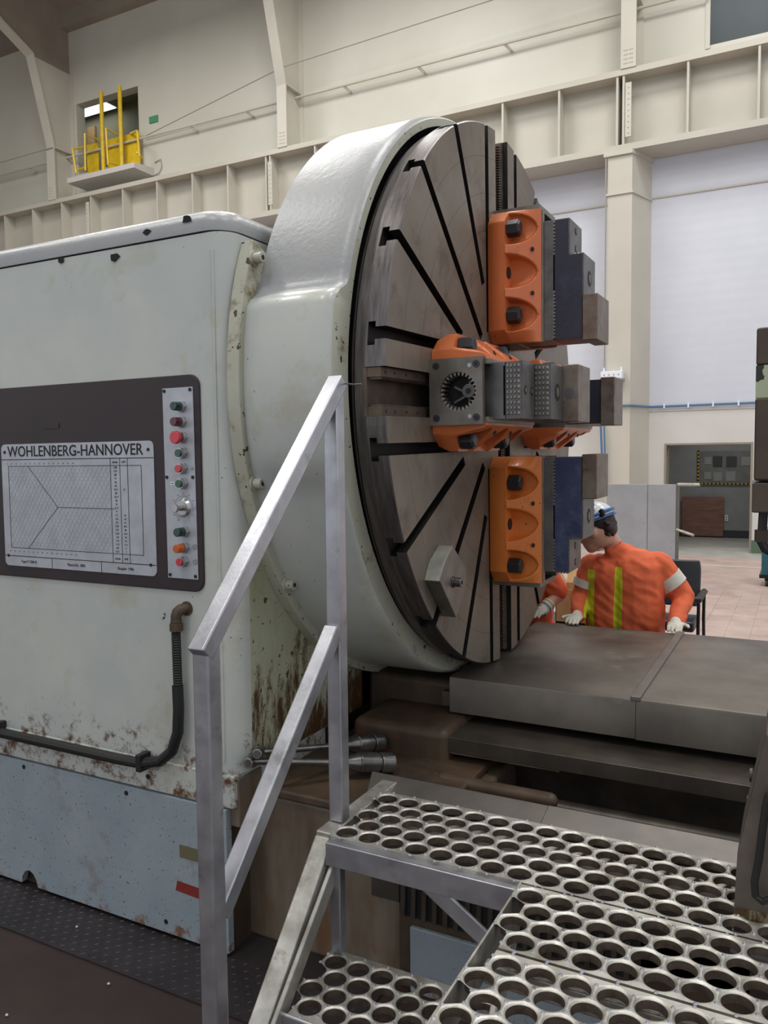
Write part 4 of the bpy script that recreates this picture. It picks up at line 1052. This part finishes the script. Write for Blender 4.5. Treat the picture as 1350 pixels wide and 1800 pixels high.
# ================================================================ CARRIAGE at the right edge
ca = thing('lathe_carriage', 'brown-grey lathe carriage column at the right edge of the platform', 'lathe carriage', (0, 2.3, .7))
Yq = 2.12
poly = [onY(a, b, Yq) for a, b in ((1346, 1290), (1326, 1375), (1304, 1470), (1296, 1500), (1287, 1640))]
pp = [(v.x, v.z) for v in poly]+[(.35, poly[-1].z), (.35, 1.25)]
MB().prism(pp, 1, Yq, Yq+.30).build('apron_wall', 'carriage_paint', ca, bevel=.006)
a = onY(1285, 1640, Yq-.02); boxo('foot_bracket', (a.x, Yq-.06, a.z-.03), (.3, Yq+.05, a.z+.002), 'aluminium', ca, bevel=.004)
b0 = onY(1296, 1600, Yq-.003); boxo('worn_paint_foot', (b0.x-.005, Yq-.004, a.z+.003), (-.02, Yq-.001, a.z+.06), 'rusty_side_paint', ca)
MB().tube([onY(x, y, Yq-.03) for x, y in ((1352, 1395), (1346, 1420), (1340, 1460), (1334, 1510), (1326, 1550), (1328, 1575), (1340, 1585), (1356, 1580))], .009, 8).build('armoured_hose', 'black_rubber', ca, smooth=True)
for (x, y) in ((1318, 1362), (1313, 1410)):
    v = onY(x, y, 2.75); MB().cyl((v.x, 2.75, v.z), (v.x+.008, 2.75, v.z), .022, 16).cyl((v.x, 2.75, v.z), (.3, 2.75, v.z), .008, 10).build('control_shaft', 'way_steel', ca, smooth=True)
boxo('carriage_post', (.12, 2.425, 1.1), (.32, 2.6, 2.3), 'carriage_paint', ca)
pe = thing('control_pendant', 'hanging brown machine control pendant at the right edge, flaked pale green paint band', 'control pendant', (0, 2.2, 1.7))
X0 = -.105
boxo('upper_case', (X0, 2.2, 2.075), (.2, 2.42, 2.168), 'pendant_brown', pe, bevel=.006)
boxo('flaked_band', (X0, 2.2, 1.995), (.2, 2.42, 2.075), 'flaked_green', pe, bevel=.001)
boxo('main_case', (X0, 2.19, 1.79), (.2, 2.42, 1.995), 'pendant_brown', pe, bevel=.006)
boxo('lower_case', (X0-.003, 2.19, 1.71), (.2, 2.42, 1.785), 'pendant_brown', pe, bevel=.004)
v = onY(1323, 842, 2.3); boxo('switch_box', (v.x, 2.28, v.z-.055), (X0+.01, 2.36, v.z), 'plate_silver', pe, bevel=.003)
MB().tube([onY(x, y, 2.25) for x, y in ((1342, 900), (1340, 930), (1336, 948), (1345, 965), (1358, 972))], .011, 8).build('cable', 'black_rubber', pe, smooth=True)
v = onY(1338, 945, 2.25); MB().cyl((v.x, 2.25, v.z-.01), (v.x, 2.25, v.z+.02), .016, 10).build('cable_gland', 'brown_casting', pe)

# ================================================================ PEOPLE
def strip_material():
    m = mat('shirt_orange', (228, 108, 66), (216, 98, 58), ns=14, rough=0.8, bump=1.0, bs=16, stretch=None)
    nt = m.node_tree; N = nt.nodes; L = nt.links; b = N['Principled BSDF']
    src = b.inputs['Base Color'].links[0].from_socket
    geo = N.new('ShaderNodeNewGeometry'); sep = N.new('ShaderNodeSeparateXYZ'); L.new(geo.outputs['Position'], sep.inputs[0])
    def band(sock, c_, hw):
        a = N.new('ShaderNodeMath'); a.operation = 'SUBTRACT'; a.inputs[1].default_value = c_; L.new(sock, a.inputs[0])
        bb = N.new('ShaderNodeMath'); bb.operation = 'ABSOLUTE'; L.new(a.outputs[0], bb.inputs[0])
        cc = N.new('ShaderNodeMath'); cc.operation = 'LESS_THAN'; cc.inputs[1].default_value = hw; L.new(bb.outputs[0], cc.inputs[0]); return cc.outputs[0]
    def mul(a, b_):
        x = N.new('ShaderNodeMath'); x.operation = 'MULTIPLY'; L.new(a, x.inputs[0]); L.new(b_, x.inputs[1]); return x.outputs[0]
    # wobble so that the stripes follow the folds
    nz = N.new('ShaderNodeTexNoise'); nz.inputs['Scale'].default_value = 7; L.new(geo.outputs['Position'], nz.inputs['Vector'])
    wob = N.new('ShaderNodeMath'); wob.operation = 'MULTIPLY_ADD'; wob.inputs[1].default_value = .03; L.new(nz.outputs['Fac'], wob.inputs[0]); L.new(sep.outputs[0], wob.inputs[2])
    cur = src
    def mixc(fac, colr):
        nonlocal cur
        x = N.new('ShaderNodeMix'); x.data_type = 'RGBA'; L.new(fac, x.inputs[0]); L.new(cur, x.inputs[6]); x.inputs[7].default_value = lin(colr); cur = x.outputs[2]
    front = N.new('ShaderNodeMath'); front.operation = 'LESS_THAN'; front.inputs[1].default_value = 4.76; L.new(sep.outputs[1], front.inputs[0])
    for cx_, zc, hz_ in ((-.897, .96, .268), (-1.062, .95, .25)):
        mixc(mul(mul(band(wob.outputs[0], cx_, .024), band(sep.outputs[2], zc, hz_)), front.outputs[0]), (206, 208, 36))
    L.new(cur, b.inputs['Base Color'])
strip_material()
mat('shirt_orange_plain', (226, 102, 60), (214, 92, 52), ns=14, rough=0.8, bump=0.9, bs=12)
TY = 4.78
w1 = thing('person', 'worker in orange shirt with yellow stripes leaning on the bed cover, head bowed', 'person', (-.88, TY, 0))
sh = MB()
V = lambda x, y, z: Vector((x, y, z))
shR, elR, wrR = V(-.725, 4.80, 1.225), V(-.585, 4.83, 1.05), V(-.598, 4.62, .925)   # image right arm
shL, elL, wrL = V(-1.095, 4.76, 1.20), V(-1.150, 4.74, 1.03), V(-1.135, 4.60, .93)
# body (whole, continuous)
bd_ = MB()
bd_.tcap(V(-.85, TY, .93), .125, V(-.86, TY, 1.15), .125).tcap(V(-.95, TY, .93), .12, V(-.95, TY, 1.14), .12)
bd_.tcap(shR, .06, elR, .047).tcap(elR, .045, wrR, .032).tcap(shL, .06, elL, .047).tcap(elL, .045, wrL, .032)
bd_.tcap(V(-.93, TY+.02, 1.24), .055, V(-1.005, TY-.05, 1.41), .056)
hd = V(-1.06, TY-.08, 1.435); hr = Euler((0, math.radians(-24), 0)).to_matrix()
bd_.sphere(hd, (.098, .082, .118), 24, 16, hr)
fdir = hr @ V(-1, 0, 0); up_ = hr @ V(0, 0, 1)
# face in profile, looking to image left and down
bd_.sphere(hd+fdir*.045-up_*.060, (.060, .056, .062), 16, 12)          # jaw
bd_.sphere(hd+fdir*.070-up_*.098, (.030, .032, .024), 12, 10)          # chin
bd_.sphere(hd+fdir*.103-up_*.030, (.024, .014, .017), 12, 8)           # nose
bd_.tcap(hd+fdir*.090+up_*.006, .011, hd+fdir*.108-up_*.030, .012, 8)
bd_.sphere(hd+fdir*.086+up_*.020, (.018, .048, .014), 12, 8)           # brow
bd_.sphere(hd+fdir*.091-up_*.064, (.016, .024, .009), 10, 8)           # lips
bd_.sphere(hd+fdir*.087-up_*.074, (.014, .022, .008), 10, 8)
bd_.sphere(hd-fdir*.004-up_*.016+V(0, -.091, 0), (.021, .017, .032), 12, 10)   # ears
bd_.sphere(hd-fdir*.012-up_*.020+V(0, .083, 0), (.018, .010, .030), 10, 8)
for s_ in (-1, 1):
    hip, kn, ft = V(-.90+s_*.09, TY+.02, .90), V(-.90+s_*.11, TY+.04, .48), V(-.90+s_*.12, TY+.08, .09)
    bd_.tcap(hip, .085, kn, .058).tcap(kn, .056, ft, .04)
blend('body', bd_, 'skin', w1, .008, 4)
sh.tcap(V(-.835, TY, .88), .165, V(-.845, TY-.02, 1.17), .160).tcap(V(-.985, TY, .88), .150, V(-.97, TY-.02, 1.15), .150)
sh.tcap(V(-.80, TY-.0, 1.215), .085, V(-1.03, TY-.02, 1.205), .085).tcap(V(-.90, TY-.01, 1.26), .088, V(-.95, TY-.04, 1.30), .072)
sh.tcap(shR, .085, elR, .064).tcap(elR, .062, wrR+V(0, .01, .005), .045).tcap(shL, .080, elL, .062).tcap(elL, .060, wrL+V(0, .01, .005), .044)
for p, r_ in ((elR, .066), (elR*.6+wrR*.4, .058), (elR*.3+wrR*.7, .052), (wrR, .050), (elR*.5+shR*.5, .075)): sh.sphere(p+V(random.uniform(-.006, .006), 0, 0), (r_, r_, .016), 14, 8)
for p, r_ in ((elL, .064), (elL*.6+wrL*.4, .057), (elL*.3+wrL*.7, .050), (wrL, .048)): sh.sphere(p, (r_, r_, .014), 14, 8)
shirt = blend('shirt', sh, 'shirt_orange', w1, .009, 4)
def folds(o, amp, sc):
    from mathutils import noise
    ns_ = [v.normal.copy() for v in o.data.vertices]
    for v, n_ in zip(o.data.vertices, ns_):
        p = v.co; q = Vector((p.x*sc*.7, p.y*sc*.7, p.z*sc*1.5+p.x*sc*.8))
        k_ = 1-abs(noise.noise(q))*2; v.co = p+n_*(amp*(k_-.6)+amp*.5*noise.noise(q*2.3))
folds(shirt, .0075, 9)
def sleeve_band(a, b, t0, t1, r_, par):
    p, q = a.lerp(b, t0), a.lerp(b, t1); return MB().cyl(p, q, r_, 20, r_*.97).build('reflective_band', 'glove_white', par, smooth=True)
sleeve_band(shR, elR, .36, .66, .083, w1); sleeve_band(shL, elL, .45, .70, .0775, w1)
def hand(mb, w_, d, side, flat=True, sc=1.0):
    d = d.normalized(); n_ = V(0, 0, 1); c_ = d.cross(n_).normalized(); palm = w_+d*.055*sc
    R_ = Matrix((c_, d, n_)).transposed()
    mb.sphere(palm, (.043*sc, .052*sc, .020*sc), 14, 10, R_); mb.tcap(w_-d*.03, .034*sc, palm, .028*sc)
    for k, (o_, ln) in enumerate(((-.032, .062), (-.011, .074), (.011, .070), (.032, .054))):
        b0_ = palm+c_*(o_*sc)+d*.040*sc; m_ = b0_+d*ln*.55*sc+n_*.004; e_ = m_+d*ln*.45*sc-n_*.014*sc
        mb.tcap(b0_, .0105*sc, m_, .0095*sc, 8).tcap(m_, .0095*sc, e_, .008*sc, 8)
    t0 = palm+c_*(side*.036*sc)-d*.022*sc; t1 = t0+c_*(side*.028*sc)+d*.028*sc; t2 = t1+d*.028*sc+c_*(side*.004)
    mb.tcap(t0, .013*sc, t1, .011*sc, 8).tcap(t1, .011*sc, t2, .009*sc, 8)
for w_, d_, s_ in ((wrR, V(.10, -1, -.05), -1), (wrL, V(.03, -1, -.05), 1)):
    g = MB(); hand(g, V(w_.x, w_.y-.012, .940), d_, s_); blend('glove', g, 'glove_white', w1, .0045, 2)
hm = MB()
hm.sphere(hd+up_*.036-fdir*.034, (.098, .086, .090), 20, 14, hr)
hm.sphere(hd-fdir*.080-up_*.018, (.042, .074, .056), 16, 10, hr)
for i in range(26):
    a_ = random.uniform(-.85, .85); b_ = random.uniform(-.9, .15); c_ = hd+hr @ V(.095*math.cos(a_)*math.cos(b_)+.005, .088*math.sin(a_)*math.cos(b_), .02+.09*math.sin(b_))
    hm.tcap(c_, .018, c_+hr @ V(.026*math.cos(a_), .022*math.sin(a_), random.uniform(-.03, .0)), .007, 7)
hair = blend('hair', hm, 'hair_brown', w1, .007, 1)
# helmet: shell, brim, stickers, goggles strap
hel = MB(); HCc = hd+up_*.052-fdir*.006
hs2 = []
U, Vn = 28, 9; vs = []
for j in range(Vn+1):
    ph = (PI/2)*j/Vn
    for i in range(U):
        t = 2*PI*i/U; v_ = V(.130*math.cos(t)*math.cos(ph), .110*math.sin(t)*math.cos(ph), .108*math.sin(ph)); vs.append(HCc+hr @ v_)
fs = [(j*U+i, j*U+(i+1) % U, (j+1)*U+(i+1) % U, (j+1)*U+i) for j in range(Vn) for i in range(U)]
hel.add(vs, fs); he = hel.build('hard_hat', 'helmet_white', w1, smooth=True, weld=True)
sd = he.modifiers.new('solid', 'SOLIDIFY'); sd.thickness = .004
br = MB(); vs = []
for i in range(U):
    t = 2*PI*i/U
    ex = .012+.040*max(0, -math.cos(t))**2
    for rr_, dz in ((0.0, 0.004), (ex, -.010)):
        v_ = V((.130+rr_)*math.cos(t), (.110+rr_*.6)*math.sin(t), dz); vs.append(HCc+hr @ v_)
br.add(vs, [(2*i, 2*i+1, 2*((i+1) % U)+1, 2*((i+1) % U)) for i in range(U)]); bo = br.build('hat_brim', 'sticker_blue', w1, smooth=True)
sd = bo.modifiers.new('solid', 'SOLIDIFY'); sd.thickness = .004
gs = MB(); pts = []
for i in range(29):
    t = 2*PI*i/28; pts.append(HCc+hr @ V(.133*math.cos(t), .113*math.sin(t), .022))
gs.tube(pts, .010, 6); gs.build('goggle_strap', 'goggle_blue', w1, smooth=True)
MB().sphere(HCc+hr @ V(.085, -.092, .02), (.020, .012, .024), 10, 8).build('strap_buckle', 'goggle_black', w1, smooth=True)
for a_, b_ in ((-1.2, .5), (-1.7, .7), (-2.2, .45), (-1.0, .85), (-1.9, .95)):
    c_ = HCc+hr @ V(.1315*math.cos(a_)*math.cos(b_), .1115*math.sin(a_)*math.cos(b_), .1095*math.sin(b_))
    nrm = (c_-HCc).normalized(); MB().cyl(c_, c_+nrm*.0015, .014, 10).build('sticker', random.choice(['print_black', 'sticker_blue', 'white_plastic']), he)
MB().tube([hd+fdir*.096+up_*.000+V(0, s, 0) for s in (-.055, -.03, 0, .03, .055)], .012, 8).build('safety_glasses', 'window_glass', w1, smooth=True)
eg = MB()
for s in (-.028, .028): eg.sphere(hd+fdir*.088-up_*.006+V(0, s, 0), .010, 10, 8)
eg.build('eyes', 'print_black', w1, smooth=True)
MB().tube([hd+fdir*.095+V(0, -.058, 0), hd-fdir*.012+V(0, -.088, -.004)], .003, 6).build('glasses_arm', 'goggle_black', w1)
MB().tube([V(-.985+.066*math.cos(t)*1.0, TY-.05+.07*math.sin(t), 1.335+.03*math.cos(t)) for t in [2*PI*i/20 for i in range(21)]], .0025, 5).build('neck_chain', 'tool_steel', w1)
tg_ = MB()
for s_ in (-1, 1):
    tg_.tcap(V(-.90+s_*.08, TY+.02, .88), .12, V(-.90+s_*.11, TY+.04, .48), .082).tcap(V(-.90+s_*.11, TY+.04, .48), .08, V(-.90+s_*.12, TY+.08, .10), .065)
blend('trousers', tg_, 'trouser_blue', w1, .014, 4)
for s_ in (-1, 1):
    g = MB().tcap(V(-.90+s_*.12, TY+.09, .10), .058, V(-.90+s_*.12, TY+.08, .055), .05).tcap(V(-.90+s_*.12, TY+.08, .048), .048, V(-.90+s_*.13, TY-.09, .042), .042); blend('boot', g, 'boot_leather', w1, .012, 3)
# second worker, mostly behind the chuck
T2 = 4.85
w2 = thing('person', 'second worker in orange shirt and white striped gloves, mostly hidden behind the chuck', 'person', (-1.5, T2, 0))
g = MB()
S2, E2, W2 = V(-1.42, T2-.02, 1.16), V(-1.30, T2-.06, 1.02), V(-1.36, T2-.17, .945)
S3, E3, W3 = V(-1.78, T2, 1.16), V(-1.86, T2-.06, 1.0), V(-1.76, T2-.22, .945)
g.tcap(V(-1.53, T2, .95), .12, V(-1.55, T2, 1.13), .12).tcap(V(-1.66, T2, .95), .12, V(-1.64, T2, 1.13), .12)
g.tcap(V(-1.60, T2-.03, 1.25), .06, V(-1.61, T2-.10, 1.38), .055); g.sphere(V(-1.62, T2-.14, 1.44), (.082, .098, .118), 20, 14)
g.sphere(V(-1.62, T2-.235, 1.42), (.015, .022, .02), 8, 6); g.sphere(V(-1.62, T2-.17, 1.36), (.055, .06, .05), 12, 8)
g.tcap(S2, .06, E2, .046).tcap(E2, .044, W2, .03).tcap(S3, .06, E3, .046).tcap(E3, .044, W3, .03)
for s_ in (-1, 1):
    g.tcap(V(-1.60+s_*.09, T2+.02, .9), .085, V(-1.60+s_*.1, T2, .48), .058).tcap(V(-1.60+s_*.1, T2, .48), .056, V(-1.60+s_*.11, T2+.05, .09), .04)
blend('body', g, 'skin', w2, .010, 4)
g = MB(); g.tcap(V(-1.50, T2, .80), .155, V(-1.53, T2-.02, 1.17), .155).tcap(V(-1.68, T2, .80), .150, V(-1.66, T2-.02, 1.16), .150)
g.tcap(S2, .085, S2.lerp(E2, .85), .072).tcap(S3, .085, S3.lerp(E3, .85), .072); g.tcap(V(-1.6, T2-.02, 1.2), .1, V(-1.6, T2-.05, 1.27), .075)
folds(blend('shirt', g, 'shirt_orange_plain', w2, .012, 4), .010, 9)
for a_, b_, s_ in ((W2, E2, 1), (W3, E3, -1)):
    g = MB(); hand(g, V(a_.x, a_.y-.01, .942), V(-.1*s_, -1, -.05), s_); blend('glove', g, 'glove_white', w2, .005, 2)
    d_ = (a_-b_).normalized(); MB().cyl(a_-d_*.055, a_+d_*.03, .040, 16, .038).build('glove_cuff', 'glove_white', w2, smooth=True)
    for k, mm in ((-.045, 'hazard_yellow'), (-.015, 'sticker_blue'), (.012, 'hazard_yellow')):
        MB().cyl(a_+d_*k, a_+d_*(k+.008), .0405, 16).build('cuff_stripe', mm, w2)
g = MB()
for s_ in (-1, 1): g.tcap(V(-1.60+s_*.08, T2+.02, .86), .12, V(-1.60+s_*.1, T2, .48), .082).tcap(V(-1.60+s_*.1, T2, .48), .08, V(-1.60+s_*.11, T2+.05, .1), .065)
blend('trousers', g, 'trouser_blue', w2, .014, 4)
for s_ in (-1, 1):
    g = MB().tcap(V(-1.60+s_*.11, T2+.06, .06), .055, V(-1.60+s_*.12, T2-.10, .045), .042); blend('boot', g, 'boot_leather', w2, .012, 3)
g = MB().sphere(V(-1.62, T2-.10, 1.48), (.095, .105, .10), 16, 12); blend('hair', g, 'hair_brown', w2, .01, 1)

# ================================================================ BACKGROUND FURNITURE
# cardboard box on black stand
sd_ = thing('equipment_stand', 'black metal stand partly hidden behind the workers', 'stand', (-1.75, 6.0, 0))
boxo('top', (-1.95, 5.75, .60), (-1.28, 6.2, .635), 'black_metal', sd_, bevel=.004)
for x in (-1.92, -1.31):
    for y in (5.78, 6.17): boxo('leg', (x-.02, y-.02, 0), (x+.02, y+.02, .60), 'black_metal', sd_)
boxo('upright', (-1.70, 5.8, .635), (-1.64, 5.86, .93), 'black_metal', sd_)
bx = thing('cardboard_box', 'open brown cardboard box behind the workers', 'box', (-1.45, 6.0, .635))
g = MB(); x0, x1, y0, y1, z0_, z1_ = -1.60, -1.30, 5.80, 6.12, .637, .885
for a, b in (((x0, y0, z0_), (x1, y0+.006, z1_)), ((x0, y1-.006, z0_), (x1, y1, z1_)), ((x0, y0, z0_), (x0+.006, y1, z1_)), ((x1-.006, y0, z0_), (x1, y1, z1_)), ((x0, y0, z0_), (x1, y1, z0_+.006))): g.box(a, b)
g.build('carton', 'cardboard', bx)
for q in (((x0, y1, z1_), (x1, y1, z1_), (x1, y1+.06, z1_+.10), (x0, y1+.06, z1_+.10)), ((x0, y0, z1_), (x0, y1, z1_), (x0-.05, y1, z1_+.09), (x0-.05, y0, z1_+.09)), ((x1, y0, z1_), (x1, y1, z1_), (x1+.07, y1, z1_+.06), (x1+.07, y0, z1_+.06))):
    vs = [Vector(p) for p in q]; n_ = (vs[1]-vs[0]).cross(vs[2]-vs[0]).normalized()*.005
    MB().add(vs+[v+n_ for v in vs], [(0, 3, 2, 1), (4, 5, 6, 7), (0, 1, 5, 4), (1, 2, 6, 5), (2, 3, 7, 6), (3, 0, 4, 7)]).build('flap', 'cardboard', bx)
for z in (.80, .70): boxo('printed_line', (x1-.09, y0-.001, z), (x1-.03, y0, z+.006), 'print_black', bx)
# black chair
cX, cYc = -1.0, 7.15
chh = thing('black_armchair', 'black vinyl visitor armchair behind the striped worker', 'chair', (cX, cYc, 0))
def cushion(name, prof, x0, x1, par, m='black_vinyl'): return MB().prism(prof, 0, x0, x1).build(name, m, par, bevel=.02, seg=3)
cushion('seat', [(6.95, .40), (7.42, .39), (7.42, .47), (6.95, .49)], cX-.24, cX+.24, chh)
bk_ = MB(); nx, nz = 12, 10; vs = []
for j in range(nz+1):
    for i in range(nx+1):
        u = -1+2*i/nx; v = j/nz
        w_ = .235*(1-.22*max(0, v-.75)**2*16*.3); 
        vs.append((cX+u*w_, 7.42+.07*v-.025*(1-u*u), .54+.40*v))
k0 = len(vs); vs += [(x, y+.045, z) for x, y, z in vs]
fs = []
for j in range(nz):
    for i in range(nx):
        a = j*(nx+1)+i; fs.append((a, a+1, a+nx+2, a+nx+1)); fs.append((k0+a, k0+a+nx+1, k0+a+nx+2, k0+a+1))
for i in range(nx): fs += [(i+1, i, k0+i, k0+i+1), (nz*(nx+1)+i, nz*(nx+1)+i+1, k0+nz*(nx+1)+i+1, k0+nz*(nx+1)+i)]
for j in range(nz): fs += [(j*(nx+1), (j+1)*(nx+1), k0+(j+1)*(nx+1), k0+j*(nx+1)), ((j+1)*(nx+1)+nx, j*(nx+1)+nx, k0+j*(nx+1)+nx, k0+(j+1)*(nx+1)+nx)]
bk_.add(vs, fs).build('backrest', 'black_vinyl', chh, bevel=.015, seg=3)
for s_ in (-1, 1):
    x = cX+s_*.27
    MB().tube([(x, 6.97, .0), (x, 6.99, .45), (x, 7.0, .64)], .014, 8).build('leg', 'black_metal', chh, smooth=True)
    MB().tube([(x, 7.50, .0), (x, 7.40, .45), (x, 7.43, .70)], .014, 8).build('leg', 'black_metal', chh, smooth=True)
    cushion('armrest', [(6.93, .655), (7.44, .665), (7.44, .695), (6.93, .70)], x-.03, x+.03, chh, 'black_rubber')
# grey partition board with handles
gp = thing('grey_steel_screen', 'grey double panel steel screen standing in front of the doorway', 'screen', (-1.95, 11.3, 0))
pT = onY(1066, 851, 11.3).z; xl = onY(1066, 900, 11.3).x; xm = onY(1138, 900, 11.3).x; xr = onY(1188, 900, 11.3).x
boxo('panel', (xl, 11.3, 0.0), (xm-.005, 11.34, pT), 'grey_panel', gp, bevel=.004)
boxo('panel', (xm+.005, 11.3, 0.0), (xr, 11.34, pT), 'grey_panel', gp, bevel=.004)
boxo('hinge_strip', (xm-.004, 11.306, 0), (xm+.004, 11.33, pT-.005), 'knob_steel', gp)
boxo('edge_frame', (xr, 11.295, 0), (xr+.035, 11.36, pT+.01), 'tray_steel', gp, bevel=.004)
MB().tube([(xr+.02, 11.3, pT), (xr+.30, 11.25, pT+.0)], .022, 8).build('handle_arm', 'clamp_light', gp)
MB().tube([onY(1190, 931, 11.28), onY(1219, 941, 11.1)], .018, 8).build('handle_arm', 'clamp_light', gp)
# teal wheeled cabinet
tcab = thing('teal_wheeled_cabinet', 'teal wheeled tool cabinet at the right edge of the far floor', 'cabinet', (-.2, 12.6, 0))
boxo('case', (-.475, 12.5, .16), (.25, 13.0, .82), 'teal_paint', tcab, bevel=.008)
boxo('base_rail', (-.50, 12.48, .12), (.27, 13.02, .17), 'black_metal', tcab)
for x in (-.40, .18):
    for y in (12.55, 12.95):
        MB().cyl((x-.02, y, .055), (x+.02, y, .055), .055, 14).box((x-.03, y-.03, .08), (x+.03, y+.03, .125)).build('caster', 'black_rubber', tcab)
bpy.context.view_layer.update()
